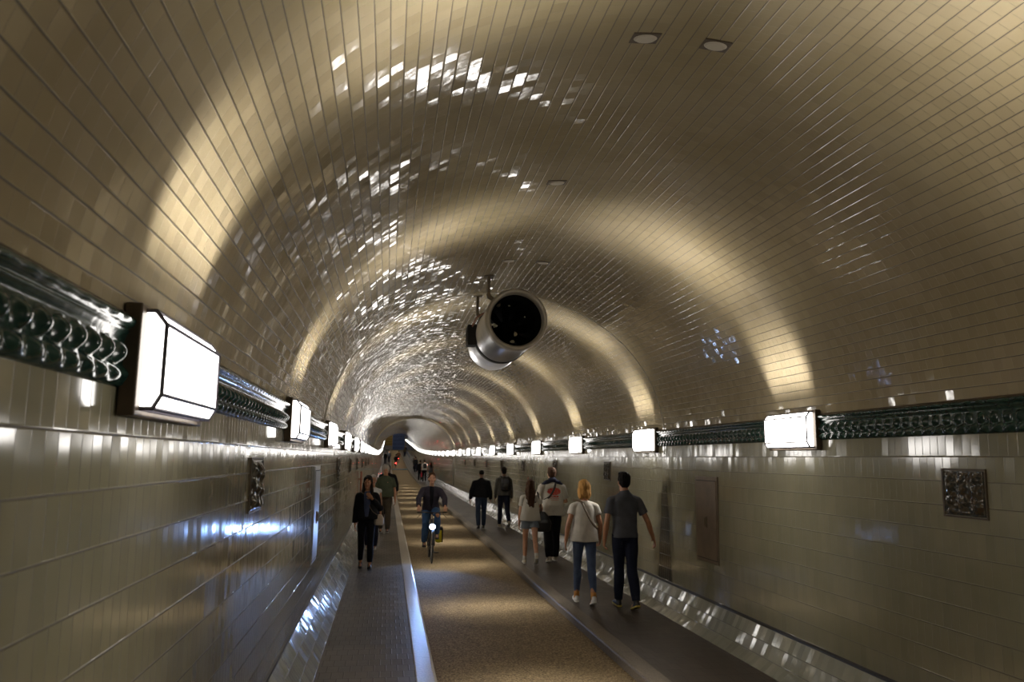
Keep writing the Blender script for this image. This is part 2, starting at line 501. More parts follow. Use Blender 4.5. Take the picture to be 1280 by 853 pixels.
def lamp_at(side, y, label, group):
    global used
    o = proto if not used else copy_tree(proto); used = True
    z = 2.305
    s = -1 if side == 'left' else 1
    o.location = (CX + s * (wall_half(z) - .028), y, z + rise(y))
    sl = math.atan2(rise(y + .5) - rise(y - .5), 1.)
    o.rotation_mode = 'XYZ'
    o.rotation_euler = (sl if s < 0 else -sl, 0, 0 if s < 0 else PI)
    tag(o, label, 'lamp', group)
    if y < 62:
        for k, a in enumerate((88, 58, 25, -10, -45)):
            lo = bpy.data.objects.new('lamp_light', LD2 if a == -10 else LD); COL.objects.link(lo); lo.parent = o
            ar = math.radians(a); d = Vector((math.cos(ar), 0, math.sin(ar)))
            b = Vector((0, 1, 0)); c = d.cross(b)
            mm = Matrix((b, c, -d)).transposed().to_4x4()      # light shines along its -z
            if mm.determinant() < 0: mm = Matrix((-b, c, -d)).transposed().to_4x4()
            mm.translation = Vector((.105, 0, .0)) + Vector((.085 * math.cos(ar), 0, .175 * math.sin(ar))) + (Vector((-.035, 0, .005)) if a > 80 else Vector((0, 0, 0)))
            lo.matrix_local = mm
LD = bpy.data.lights.new('lamp_beam', 'AREA'); LD.shape = 'RECTANGLE'; LD.size = .78; LD.size_y = .09
LD.energy = FAN_W; LD.spread = math.radians(38); LD.color = (1., .95, .88)
LD2 = LD.copy(); LD2.energy = FAN_W * .45
LL = [-6.2, -1.75, 3.135, 7.26, 11.5, 15.75, 20.1]
while LL[-1] < 182: LL.append(LL[-1] + 4.45)
LR = [-6.15, -1.7, 2.74] + [7.19 + 4.45 * k for k in range(40)]
for side, arr, vis0 in (('left', LL, 2), ('right', LR, 3)):
    for i, y in enumerate(arr):
        if y > 183: continue
        k = i - vis0
        if k < 0:
            lamp_at(side, y, 'white box lamp on the %s wall beside or behind the viewpoint, out of the picture' % side, 'lamps behind the viewpoint on the %s wall' % side)
        elif k < (6 if side == 'left' else 10):
            lab = {('left', 0): 'largest glowing box lamp, nearest on the left wall, in bronze plate',
                   ('right', 0): 'largest glowing box lamp of the right wall, above the brown hatch'}.get((side, k),
                   '%s glowing box lamp from the viewpoint along the %s wall' % (ORD[k], side))
            lamp_at(side, y, lab, 'white box lamps along the %s wall' % side)
        else:
            lamp_at(side, y, 'tiny white lamp in the far merging row along the %s wall' % side, 'far lamps of the %s wall' % side)

# ---------------------------------------------------------------- relief plaques
def make_plaque(w, h, seed):
    t = empty('relief_plaque', (0, 0, 0))
    nx, nz = 56, 44; V, F = [], []
    for j in range(nz + 1):
        for i in range(nx + 1):
            u, v = i / nx, j / nz
            col = 3 * (u - .03) / .94; k = math.floor(col); q = col - k - .5
            d = 0.
            if .06 < u < .94 and .05 < v < .95:
                head = math.exp(-((q / .17) ** 2 + ((v - .80) / .09) ** 2))
                bodyw = .30 - .12 * abs(v - .35) + .04 * math.sin(v * 17 + k * 2 + seed)
                body = max(0., 1 - (q / bodyw) ** 2) ** .5 if abs(q) < bodyw and v < .74 else 0.
                d = .010 + .030 * max(head, body * (.75 + .25 * math.sin(v * 21 + k + seed)))
                d += .010 * mnoise.noise(Vector((u * 13 + seed, v * 11, k)))
            edge = min(u, 1 - u, v, 1 - v)
            if edge < .001: d = -.02
            elif edge < .045: d = .014
            V.append((d, (u - .5) * w, (v - .5) * h))
    m = nx + 1
    for j in range(nz):
        for i in range(nx): a = j * m + i; F.append((a, a + 1, a + 1 + m, a + m))
    mesh_np('relief', V, F, M['relief'], t, smooth=True)
    bm = bmesh.new(); e = .012
    for lo, hi in (((-.01, -w / 2 - e, -h / 2 - e), (.01, w / 2 + e, -h / 2)), ((-.01, -w / 2 - e, h / 2), (.01, w / 2 + e, h / 2 + e)),
                   ((-.01, -w / 2 - e, -h / 2), (.01, -w / 2, h / 2)), ((-.01, w / 2, -h / 2), (.01, w / 2 + e, h / 2))):
        add_box(bm, lo, hi)
    from_bm('border', bm, M['bronze'], t)
    return t
def plaque_at(proto, s, y, label, group):
    o = proto
    o.location = (CX + s * (wall_half(1.81) - .002), y, 1.81 + rise(y)); o.rotation_euler = (0, 0, 0 if s < 0 else PI)
    tag(o, label, 'wall plaque', group)
pp = [make_plaque(.40, .31, 1.), make_plaque(.46, .33, 4.)]
plaque_at(pp[0], 1, 4.95, 'square dark relief plaque on the near right wall, right of the largest right lamp', 'relief plaques on the right wall')
plaque_at(pp[1], -1, 5.50, 'tall looking brown relief plaque on the left wall, nearest of that row', 'relief plaques on the left wall')
for i, y in enumerate((13.95, 18.5, 22.95, 27.4, 31.8, 36.2, 40.7)):
    plaque_at(copy_tree(pp[i % 2]), 1, y, ['brown relief plaque on right wall above the blonde woman', 'small relief plaque just over the head of the man in the printed tee'][i] if i < 2 else
              '%s relief plaque along the right wall, past the printed tee man' % ORD[i + 1], 'relief plaques on the right wall')
for i, y in enumerate((14.3, 18.7, 23.1, 27.5, 31.9, 36.3)):
    plaque_at(copy_tree(pp[(i + 1) % 2]), -1, y, '%s relief plaque along the left wall, beyond the grey hatch' % ORD[i + 1], 'relief plaques on the left wall')

# ---------------------------------------------------------------- service hatches
def hatch(s, y, z0, z1, w, mat, label):
    t = empty('service_hatch', (CX + s * wall_half((z0 + z1) / 2), y, z0), 0 if s < 0 else PI, label, 'service hatch')
    h = z1 - z0
    bm = bmesh.new(); add_box(bm, (-.02, -w / 2, 0), (.012, w / 2, h), bev=.003)
    from_bm('frame', bm, mat, t)
    bm = bmesh.new(); add_box(bm, (0, -w / 2 + .03, .045), (.019, w / 2 - .03, h - .05), bev=.003)
    d = from_bm('door_leaf', bm, mat, t)
    bm = bmesh.new()
    add_box(bm, (.012, -w / 2 + .04, h - .056), (.021, w / 2 - .04, h - .047))
    add_box(bm, (.012, -w / 2 + .03, .036), (.017, w / 2 - .03, .046))
    from_bm('slot', bm, M['dark'], t)
    bm = bmesh.new(); add_box(bm, (.019, -.035, h * .40), (.030, .035, h * .53), bev=.004); add_box(bm, (.03, -.012, h * .42), (.042, .012, h * .51), bev=.003)
    from_bm('handle', bm, M['fitting'], d)
hatch(1, 9.42, .79, 1.82, .68, M['hatch'], 'flush brown metal hatch in the right wall below the lamp')
hatch(-1, 10.1, .73, 1.88, .70, M['hatch_grey'], 'flush pale grey metal hatch in the left wall')

# ---------------------------------------------------------------- ceiling vents
def make_vent(big):
    t = empty('ceiling_vent', (0, 0, 0))
    w = .080
    bm = bmesh.new()
    add_box(bm, (-w, -w * .68, -.004), (w, w * .68, .01), bev=.002)
    from_bm('frame', bm, M['bronze'], t)
    bm = bmesh.new()
    bmesh.ops.create_cone(bm, segments=32, radius1=w * .84, radius2=w * .70, depth=.008, cap_ends=True, matrix=Matrix.Translation((0, 0, -.008)) @ Matrix.Diagonal((1, .64, 1, 1)) @ Matrix.Rotation(PI, 4, 'X'))
    from_bm('disc', bm, M['disc'], t)
    return t
vt = make_vent(1); first = True
for i, (ang, y, lab) in enumerate(((94.5, 3.95, 'left one of the two near ceiling vents at the top'), (84.6, 3.95, 'right one of the two near ceiling vents at the top, with red mark'),
                     (94.5, 6.32, 'single small ceiling vent above and right of the fan'),
                     (94.5, 9.05, 'left one of the two tiny ceiling vents just above the fan'), (84.6, 9.05, 'right one of the two tiny ceiling vents just above the fan'))):
    o = vt if first else copy_tree(vt); first = False
    a = math.radians(ang)
    (px, pz), (nx, nz) = vpt(a), vnorm(a)
    o.location = (px + nx * .003, y, pz + nz * .003); o.rotation_euler = (0, math.atan2(-nx, -nz), 0)
    tag(o, lab, 'ceiling vent', 'round disc vents in the vault')
o = None

# ---------------------------------------------------------------- jet fan
FY, FR = 9.4, .385
fc = Vector((.1595 * FY, FY, 2. + .1804 * FY))
fan = empty('jet_fan', fc, 0, 'round steel jet fan hung from the vault with a dark open mouth', 'fan')
def lathe(name, prof, mat, parent, seg=64, smooth=True):
    V, F = [], []
    for (r, y) in prof:
        for k in range(seg): V.append((r * math.cos(2 * PI * k / seg), y, r * math.sin(2 * PI * k / seg)))
    for i in range(len(prof) - 1):
        for k in range(seg): a = i * seg + k; b = i * seg + (k + 1) % seg; F.append((a, b, b + seg, a + seg))
    return mesh_np(name, V, F, mat, parent, smooth=smooth)
lathe('intake_ring', [(FR * .86, .12), (FR * .83, .04), (FR * .86, .0), (FR * .92, -.035), (FR * .98, -.02), (FR, .02), (FR, .10), (FR * .975, .10)], M['steel_paint'], fan)
lathe('casing', [(FR * .97, .09), (FR * .97, 1.20), (FR * .985, 1.205), (FR * .985, 1.23), (FR * .97, 1.235), (FR * .97, 2.2), (FR * .99, 2.2), (FR * .99, 2.26), (FR * .85, 2.26)], M['steel'], fan)
lathe('inner_duct', [(FR * .86, .10), (FR * .80, .5), (FR * .80, 1.9), (FR * .86, 2.26)], M['fan_black'], fan)
lathe('clamp_band', [(FR * .98, 1.26), (FR * 1.012, 1.26), (FR * 1.012, 1.40), (FR * .98, 1.40)], M['dark'], fan)
lathe('motor_hub', [(0.001, .62), (.05, .63), (.11, .72), (.13, .85), (.13, 1.5), (.001, 1.52)], M['fan_black'], fan, 32)
bm = bmesh.new()
for k in range(9):
    a = 2 * PI * k / 9
    vs = []
    for r, tw in ((.12, .95), (.21, .7), (.30, .5)):
        for sgn in (-1, 1):
            p = Vector((sgn * .065 * math.cos(tw), sgn * .065 * math.sin(tw), r)); p.rotate(Matrix.Rotation(a, 3, 'Y'))
            vs.append(bm.verts.new((p.x, p.y + .95, p.z)))
    for i in range(2): bm.faces.new((vs[2 * i], vs[2 * i + 1], vs[2 * i + 3], vs[2 * i + 2]))
g = from_bm('impeller', bm, M['blade'], fan)
sol = g.modifiers.new('t', 'SOLIDIFY'); sol.thickness = .008
# small torn scraps caught on the guard
bm = bmesh.new()
for (x, z, sx, sz, rot) in ((-.235, -.035, .03, .042, .2), (.035, -.135, .04, .045, 1.), (-.005, -.235, .04, .03, 2.2), (-.05, .225, .022, .012, .8), (.15, .09, .014, .014, .3)):
    vs = []
    for k in range(6):
        a = rot + 2 * PI * k / 6; q = .7 + .5 * random.random()
        vs.append(bm.verts.new((x + sx * q * .8 * math.cos(a), .30 + .01 * math.sin(a * 2), z + sz * q * .8 * math.sin(a))))
    bm.faces.new(vs)
sc = from_bm('paper_scraps', bm, plain('pale_scrap', (.62, .58, .40), .7), fan); sm = sc.modifiers.new('t', 'SOLIDIFY'); sm.thickness = .003
bm = bmesh.new()
for k in range(12):
    a = PI * k / 12
    add_tube(bm, [(FR * .84 * math.cos(a), .36, FR * .84 * math.sin(a)), (-FR * .84 * math.cos(a), .36, -FR * .84 * math.sin(a))], .0018, 5)
for r in (.1, .2, .3):
    add_tube(bm, [(r * math.cos(2 * PI * k / 32), .36, r * math.sin(2 * PI * k / 32)) for k in range(32)], .0018, 5, closed=True)
from_bm('guard', bm, M['fan_black'], fan)
def bracket(y, sx, name='hanger'):
    bm = bmesh.new()
    x0 = -.30; zt = vz(fc.x + x0) - fc.z
    add_box(bm, (x0 - .06, y - .06, zt - .012), (x0 + .06, y + .06, zt + .02), bev=.003)
    add_box(bm, (x0 - .018, y - .025, .36), (x0 + .018, y + .025, zt))
    add_tube(bm, [(x0, y, .40), (x0 + .01, y, .36), (-.19, y, .29)], [(.016, .03)] * 3, 8)
    add_box(bm, (-.24, y - .05, .24), (-.15, y + .05, .31), bev=.004)
    add_tube(bm, [(x0, y - .03, .37), (x0, y + .03, .37)], .022, 10)
    add_tube(bm, [(-.2, y - .055, .28), (-.2, y + .055, .28)], .02, 10)
    from_bm(name, bm, M['fitting'], fan)
bracket(.45, 1); bracket(1.75, 1)
bm = bmesh.new(); add_box(bm, (-FR - .10, 1.20, -.16), (-FR + .03, 1.46, .12), bev=.008)
for k in range(3): add_box(bm, (-FR - .106, 1.24 + .07 * k, -.14), (-FR - .10, 1.27 + .07 * k, .1))
from_bm('terminal_box', bm, M['dark'], fan)
bm = bmesh.new(); add_tube(bm, [(-FR + .06, .75, .20), (-FR - .01, .9, .17), (-FR - .03, 1.1, .12), (-FR - .04, 1.22, .09)], .010, 8)
from_bm('cable', bm, M['rust'], fan)

# ---------------------------------------------------------------- far end details
o = empty('pipe', (CX - 2.33, 25.4, 0), 0, 'rust brown upright pipe on the left wall behind the white haired woman', 'pipe')
bm = bmesh.new(); add_tube(bm, [(0, 0, .35), (0, 0, 1.55)], .03, 12)
for z in (.6, 1.3): add_box(bm, (-.06, -.045, z), (.035, .045, z + .04), bev=.004)
from_bm('pipe_run', bm, M['rust'], o)
bm = bmesh.new(); add_box(bm, (KL1 + .01, 99.5, RD + rise(101) - .16), (KR0 - .01, 102.6, RD + rise(101) + .03))  # low blue slab spanning the roadway
tag(from_bm('floor_blue_strip', bm, M['blue_band']), 'blue strip across the road in the distance', kind='structure')
def panel(name, x0, x1, z0, z1, mat, label, cat):
    y = Y1 - .62; r = rise(y)
    t = empty(name, ((x0 + x1) / 2, y, r + z0), 0, label, cat); w = (x1 - x0) / 2; h = z1 - z0
    bm = bmesh.new(); add_box(bm, (-w, -.05, 0), (w, .05, h), bev=.02); from_bm('leaf', bm, mat, t)
    bm = bmesh.new()
    for k in range(4): add_box(bm, (-w + .06, -.075, h * (.1 + .22 * k)), (w - .06, -.05, h * (.1 + .22 * k) + .06))
    from_bm('rail', bm, M['dark'], t)
panel('lift_gate', .95, 3.7, .0, 3.9, M['blue_door'], 'blue lift gate closing the far end of the tunnel', 'gate')
panel('notice_panel', -.75, .85, .9, 3.6, M['ochre'], 'yellow ochre panel left of the blue gate at the far end', 'panel')
# bicycle, people follow below

SKIN = {k: plain('skin_' + k, c, .5, nscale=25, nvar=.08) for k, c in dict(fair=(.50, .26, .16), tan=(.40, .19, .10), brown=(.17, .075, .04)).items()}
for m_ in SKIN.values():
    m_.node_tree.nodes['Principled BSDF'].inputs['Subsurface Weight'].default_value = .0
def hairmat(name, a):
    n = NT(name); oc = n.coord('Object'); x, y, z = n.sep(oc)
    f = n.noise(n.comb(n.math('MULTIPLY', x, 60), n.math('MULTIPLY', y, 60), n.math('MULTIPLY', z, 5)), 1., 3)
    n.set(Base_Color=n.mix(f, tuple(v * .55 for v in a), tuple(min(1, v * 1.4) for v in a)), Roughness=.75, Normal=n.bump(f, .006))
    n.b.inputs['Specular IOR Level'].default_value = .15
    return n.m
HAIR = {k: hairmat('hair_' + k, c) for k, c in dict(black=(.008, .006, .005), dark=(.020, .012, .008), brown=(.055, .026, .013), blonde=(.42, .22, .065), white=(.55, .53, .50), grey=(.33, .30, .26)).items()}
EYE = plain('eye_dark', (.015, .01, .008), .2); LIP = plain('lip', (.34, .10, .07), .45)
SOLE_W = plain('shoe_sole_white', (.62, .60, .55), .5)

def fk(o, ang, ab, L, s):
    """end of a limb segment hanging down, swung forward by ang, outward by ab (degrees)"""
    a, b = math.radians(ang), math.radians(ab)
    return o + Vector((s * math.sin(b) * L, math.sin(a) * math.cos(b) * L, -math.cos(a) * math.cos(b) * L))

def hand_prims(bm, wrist, d, s, k, curl=35, inward=None):
    """palm with four fingers and a thumb. d: direction of the forearm; inward: where the palm faces"""
    d = Vector(d).normalized()
    pn = Vector(inward if inward else (-s, 0, 0)); pn = (pn - d * pn.dot(d)).normalized()
    ax = d.cross(pn).normalized()
    if ax.y < 0 and abs(d.z) > .5: ax = -ax           # thumb side towards the front
    c = wrist + d * .048 * k
    rot = Matrix((ax, pn, d)).transposed()
    add_ell(bm, c, (.040 * k, .015 * k, .050 * k), rot, 14)
    add_capsule(bm, wrist - d * .03 * k, wrist + d * .02 * k, .025 * k, .026 * k, 10)
    for i, (off, ln) in enumerate(((.030, .068), (.010, .078), (-.010, .073), (-.029, .057))):
        p = wrist + d * .088 * k + ax * off * k; dd = d.copy()
        for sgm in (.45, .32, .23):
            a = math.radians(curl * (.55 if sgm == .45 else .8)); dd = (dd * math.cos(a) + pn * math.sin(a)).normalized()
            q = p + dd * ln * sgm * k
            add_capsule(bm, p, q, .0086 * k, .0078 * k, 8); p = q
    p = wrist + d * .030 * k + ax * .030 * k
    q = p + (ax * .75 + d * .6 + pn * .25).normalized() * .036 * k
    add_capsule(bm, p, q, .0115 * k, .0095 * k, 8); add_capsule(bm, q, q + (d * .9 + pn * .4 + ax * .1).normalized() * .030 * k, .0095 * k, .0075 * k, 8)

def person(name_label, loc, rz, H, cfg):
    """cfg: skin, hair, hairstyle, legs=((hip,knee,foot,ab),(…)) left/right, arms=..., clothes"""
    k = H / 1.75; g = cfg.get; female = g('f', False); vox = g('vox', .0085)
    t = empty('person', loc, rz, name_label, 'person', g('group'))
    skin = SKIN[g('skin', 'fair')]; low = g('low', False)
    sw = (.165 if female else .190) * k * g('sh', 1.); hipw = (.085 if female else .082) * k
    fat = g('fat', 1.); lean = math.radians(g('lean', 2))
    hipz = .93 * k
    hips = Vector((0, 0, hipz)); legs = []
    for i, s in ((0, -1), (1, 1)):
        lg = cfg['legs'][i]
        hp = hips + Vector((s * hipw, 0, 0))
        if isinstance(lg, dict): kn, an, fp = hips + Vector(lg['knee']) * k, hips + Vector(lg['ankle']) * k, lg.get('foot', 0)
        else:
            kn = fk(hp, lg[0], lg[3] if len(lg) > 3 else 1, .435 * k, s); an = fk(kn, lg[0] - lg[1], 0, .415 * k, s); fp = lg[2]
        legs.append((hp, kn, an, fp, s))
    # put the lowest sole on the ground
    def sole(an, fp):
        a = math.radians(fp); toe = an + Vector((0, .165 * k * math.cos(a), .165 * k * math.sin(a))); heel = an + Vector((0, -.06 * k * math.cos(a), -.06 * k * math.sin(a)))
        return min(toe.z, heel.z) - .083 * k * math.cos(a)
    dz = 0 if g('seated') else -min(sole(l[2], l[3]) for l in legs)
    up = Vector((0, 0, dz)); hips += up
    legs = [(a + up, b + up, c + up, f, s) for a, b, c, f, s in legs]
    def T(x, y, z):       # torso frame above the hips (z measured in standing metres)
        zz = (z * k - hipz); return Vector((x * k, y * k + zz * math.sin(lean), hips.z + zz * math.cos(lean)))
    W = Vector
    # ---- head frame
    hc = T(0, .01, 1.60); yaw, pitch = math.radians(g('turn', 0)), math.radians(g('nod', 0))
    HR = Matrix.Rotation(yaw, 3, 'Z') @ Matrix.Rotation(-pitch, 3, 'X')
    def Hd(x, y, z): return hc + HR @ Vector((x * k, y * k, (z - 1.60) * k))
    # ---- arms
    arms = []
    for i, s in ((0, -1), (1, 1)):
        ar = cfg['arms'][i]; sh = T(0, -.005, 1.372) + W((s * sw * .96, 0, 0))
        if isinstance(ar, dict): el = T(*ar['elbow']); wr = T(*ar['wrist']); cu, inn = ar.get('curl', 35), ar.get('palm')
        else:
            el = fk(sh, ar[0], ar[1], .285 * k, s); wr = fk(el, ar[0] + ar[2], ar[1] * .4 - 2, .250 * k, s); cu, inn = (ar[3] if len(ar) > 3 else 30), None
        arms.append((sh, el, wr, s, cu, inn))
    # ---- body: one continuous surface
    bm = bmesh.new()
    def tor(x, y, z, rx, ry): p = T(x, y, z); return (p.x, p.y, p.z, rx * k, ry * k)
    if female: sec = [(0, 0, .88, .13, .10), (0, 0, .97, .160, .112), (0, 0, 1.06, .135, .098), (0, .005, 1.13, .120, .090), (0, .01, 1.24, .135, .108), (0, 0, 1.34, .142, .10), (0, -.008, 1.40, .115, .08), (0, -.01, 1.46, .052, .05)]
    else: sec = [(0, 0, .88, .13, .10), (0, 0, .97, .152, .110), (0, 0, 1.08, .140, .105), (0, .0, 1.18, .145, .105), (0, .01, 1.30, .162, .116), (0, 0, 1.37, .160, .105), (0, -.01, 1.43, .120, .082), (0, -.01, 1.485, .058, .058)]
    add_loft(bm, [tor(a, b, c, d * fat * (g('sh', 1.) if c > 1.2 else 1), e * fat) for a, b, c, d, e in sec])
    add_capsule(bm, T(0, -.012, 1.42), Hd(0, -.012, 1.565), (.050 if female else .060) * k, (.045 if female else .056) * k, 14)
    add_ell(bm, Hd(0, -.012, 1.655), (.074 * k, .094 * k, .092 * k), HR)                 # cranium
    add_ell(bm, Hd(0, .022, 1.600), (.058 * k, .070 * k, .085 * k), HR)                  # face
    add_capsule(bm, Hd(-.022, .05, 1.535), Hd(.022, .05, 1.535), .024 * k, None, 10)     # jaw
    add_capsule(bm, Hd(0, .078, 1.532), Hd(0, .068, 1.54), .016 * k, None, 10)
    add_capsule(bm, Hd(0, .086, 1.635), Hd(0, .103, 1.597), .008 * k, .0125 * k, 10)     # nose
    add_capsule(bm, Hd(-.032, .076, 1.655), Hd(.032, .076, 1.655), .010 * k, None, 8)    # brow
    for s in (-1, 1):
        add_ell(bm, Hd(s * .073, -.005, 1.615), (.011 * k, .019 * k, .031 * k), HR, 12)
        add_ell(bm, Hd(s * .036, .058, 1.590), (.020 * k, .018 * k, .022 * k), HR, 10)
    for hp, kn, an, fp, s in legs:
        add_capsule(bm, hp, kn, .079 * k * fat, .052 * k, 14); add_capsule(bm, kn, lerp(kn, an, .42) + W((0, -.012 * k, 0)), .050 * k, .053 * k, 14)
        add_capsule(bm, lerp(kn, an, .4) + W((0, -.012 * k, 0)), an, .053 * k, .034 * k, 14)
        a = math.radians(fp); add_capsule(bm, an + W((0, -.02 * k, -.035 * k)), an + W((0, .12 * k * math.cos(a), .12 * k * math.sin(a) - .05 * k)), .032 * k, .026 * k, 10)
    for sh, el, wr, s, cu, inn in arms:
        add_capsule(bm, T(s * .04, -.010, 1.425), sh, .045 * k, .050 * k, 12)
        add_capsule(bm, sh, el, .046 * k * (fat if not female else 1), .036 * k, 12); add_capsule(bm, el, lerp(el, wr, .35), .036 * k, .038 * k, 12); add_capsule(bm, lerp(el, wr, .35), wr, .038 * k, .025 * k, 12)
        if low: add_ell(bm, wr + (wr - el).normalized() * .07 * k, (.025 * k, .035 * k, .085 * k))
        else: hand_prims(bm, wr, wr - el, s, k, cu, inn)
    remesh('body', bm, skin, t, g('bvox', .0062), 3)
    if not low:
        for s in (-1, 1):
            bm = bmesh.new(); add_ell(bm, Hd(s * .030, .083, 1.628), (.012 * k, .007 * k, .006 * k), HR, 10); from_bm('eye', bm, EYE, t, True)
        bm = bmesh.new(); add_ell(bm, Hd(0, .089, 1.562), (.022 * k, .010 * k, .007 * k), HR, 12); from_bm('mouth', bm, LIP, t, True)
    # ---- hair
    st = g('hairstyle', 'short'); hm = HAIR[g('hair', 'dark')]; bm = bmesh.new()
    e = {'buzz': .003, 'short': .008, 'curly': .020, 'bob': .014, 'long': .013}[st]
    add_ell(bm, Hd(0, -.024, 1.668 + e * .4), ((.076 + e) * k, (.088 + e) * k, (.086 + e) * k), HR)
    if st in ('short', 'curly'):
        add_ell(bm, Hd(0, -.045, 1.625), ((.068 + e) * k, (.062 + e) * k, (.075 + e) * k), HR)
        add_ell(bm, Hd(0, .022, 1.725), ((.058 + e) * k, (.052 + e) * k, (.030 + e) * k), HR)
    if st == 'bob':
        for x, y, z, a, b, c in ((0, -.05, 1.60, .082, .060, .105), (-.066, -.015, 1.585, .030, .058, .100), (.066, -.015, 1.585, .030, .058, .100), (-.05, -.045, 1.55, .045, .045, .07), (.05, -.045, 1.55, .045, .045, .07), (0, .03, 1.72, .06, .05, .03)):
            add_ell(bm, Hd(x, y, z), (a * k, b * k, c * k), HR)
    if st == 'long':
        for s in (-1, 1):
            add_capsule(bm, Hd(s * .060, -.02, 1.66), Hd(s * .078, .005, 1.50), .030 * k, .032 * k, 10); add_capsule(bm, Hd(s * .078, .0, 1.50), T(s * .085, g('hf', -.06), 1.36), .034 * k, .030 * k, 10)
            add_capsule(bm, Hd(s * .03, -.075, 1.62), T(s * .05, -.105, 1.40), .050 * k, .045 * k, 12); add_capsule(bm, T(s * .05, -.105, 1.40), T(s * .035, -.125, g('hl', 1.24)), .045 * k, .026 * k, 12)
        add_ell(bm, Hd(0, .03, 1.722), (.06 * k, .05 * k, .03 * k), HR)
        add_capsule(bm, T(0, -.105, 1.42), T(.0, -.125, g('hl', 1.24) + .02), .045 * k, .03 * k, 12)
    # keep the face clear
    ho = remesh('hair', bm, hm, t, .007 if not low else .012, 2, .012 if st != 'buzz' else .004, 38, 3., .35)
    # ---- trousers / shorts / skirt
    tm = g('trousers_mat'); fl = g('tfit', 1.)
    if tm:
        bm = bmesh.new(); cut = g('cut', 1.)      # fraction of the leg covered
        add_loft(bm, [tor(a, b, c, d * fat, e * fat) for a, b, c, d, e in ((0, 0, .86, .135, .108), (0, -.005, .93, .168 if female else .160, .122), (0, 0, .99, .152 if female else .154, .112), (0, 0, 1.01, .142 if female else .150, .108))])
        for hp, kn, an, fp, s in legs:
            if cut <= .5:
                q = lerp(hp, kn, cut * 2); add_tube(bm, [hp + W((0, 0, .03 * k)), lerp(hp, q, .5), q], [.092 * k * fl, .094 * k * fl, .094 * k * fl], 20)
            else:
                end = lerp(kn, an, (cut - .5) * 2)
                r = [.092 * k * max(fl, .97), .083 * k * fl, .063 * k * fl, .066 * k * fl, .058 * k * fl * g('hem', 1.), .049 * k * fl * g('hem', 1.)]
                b_ = W((0, -.010 * k, 0))
                add_tube(bm, [hp + W((0, 0, .02 * k)), lerp(hp, kn, .45), kn, lerp(kn, end, .35) + b_, lerp(kn, end, .7) + b_ * .6, end], r, 20)
        remesh('shorts' if cut <= .5 else 'trousers', bm, tm, t, vox, 3, .007 * g('tfit', 1.), 9, 5., .6)
    # ---- shirt or jacket
    sm_ = g('shirt_mat'); so = None
    if sm_:
        lo = g('loose', 1.); bot = g('shirt_bottom', .93); bm = bmesh.new()
        bl = .012 * (lo - 1) * 10
        if female: sec = [(0, 0, bot, .178 + bl, .138 + bl), (0, 0, 1.02, .162 + bl, .128 + bl), (0, .0, 1.13, .140 + bl, .108 + bl), (0, .008, 1.25, .150 + bl * .5, .122 + bl * .4), (0, 0, 1.34, .154, .112), (0, -.008, 1.40, .125, .092), (0, -.01, 1.463, .062, .060)]
        else: sec = [(0, 0, bot, .172 + bl, .140 + bl), (0, 0, 1.05, .164 + bl, .130 + bl), (0, .0, 1.18, .164 + bl * .7, .120 + bl * .5), (0, .008, 1.30, .178 + bl * .3, .126), (0, 0, 1.37, .172, .116), (0, -.008, 1.43, .132, .094), (0, -.01, 1.49, .068, .066)]
        add_loft(bm, [tor(a, b, c, d * fat * (g('sh', 1.) if c > 1.2 else 1), e * fat) for a, b, c, d, e in sec], 32)
        sl = g('sleeve', 'short'); sr = g('sleeve_r', 1.)
        for sh, el, wr, s, cu, inn in arms:
            add_capsule(bm, T(s * .05, -.008, 1.415), sh, .056 * k, .058 * k * max(1, sr * .93), 16)
            if sl == 'short':
                q = lerp(sh, el, g('sl', .60)); add_tube(bm, [sh, lerp(sh, q, .5), q], [.056 * k * sr, .058 * k * sr, .060 * k * sr], 20)
            elif sl == 'long':
                add_tube(bm, [sh, lerp(sh, el, .5), el, lerp(el, wr, .5), lerp(el, wr, .95)], [.057 * k * sr, .055 * k * sr, .050 * k * sr, .046 * k * sr, .038 * k * sr], 20)
                add_ell(bm, el, (.052 * k * sr,) * 3, None, 12)
        if g('collar'): add_tube(bm, [T(0, -.012, 1.465), T(0, -.010, 1.515)], [.070 * k, .062 * k], 20)
        if g('hood'): add_ell(bm, T(0, -.085, 1.47), (.10 * k, .055 * k, .06 * k))
        so = remesh(g('shirt_name', 'shirt'), bm, sm_ , t, vox, 3, .009 * lo, 8, 1., .7)
        if g('print'): so.data.materials[0] = g('print')
    # ---- open jacket showing an inner top
    if g('inner_mat'):
        bm = bmesh.new()
        iy = g('iy', 0)
        add_loft(bm, [tor(a, b + iy, c, d + iy * .3, e) for a, b, c, d, e in ((0, .05, .98, .062, .105), (0, .05, 1.1, .062, .098), (0, .045, 1.25, .060, .108), (0, .03, 1.38, .056, .108), (0, .025, 1.46, .042, .062))], 20)
        remesh('inner_top', bm, g('inner_mat'), t, vox, 3)
    # ---- shoes
    shm = g('shoe_mat') or plain('shoe_dark', (.02, .018, .018), .5)
    for hp, kn, an, fp, s in legs:
        bm = bmesh.new(); a = math.radians(fp); RM = Matrix.Rotation(a, 3, 'X')
        def F(x, y, z): return an + RM @ Vector((x * k + s * .0 , y * k, z * k))
        add_capsule(bm, F(0, -.035, -.050), F(0, .02, -.048), .036 * k, .040 * k, 14); add_capsule(bm, F(0, .02, -.050), F(s * .008, .118, -.058), .040 * k, .030 * k, 14)
        add_capsule(bm, F(0, -.020, -.045), F(0, -.01, -.005), .036 * k, .038 * k, 12); add_ell(bm, F(s * .006, .135, -.062), (.036 * k, .038 * k, .020 * k), RM, 12)
        so_ = remesh('shoe', bm, shm, t, .007, 2)
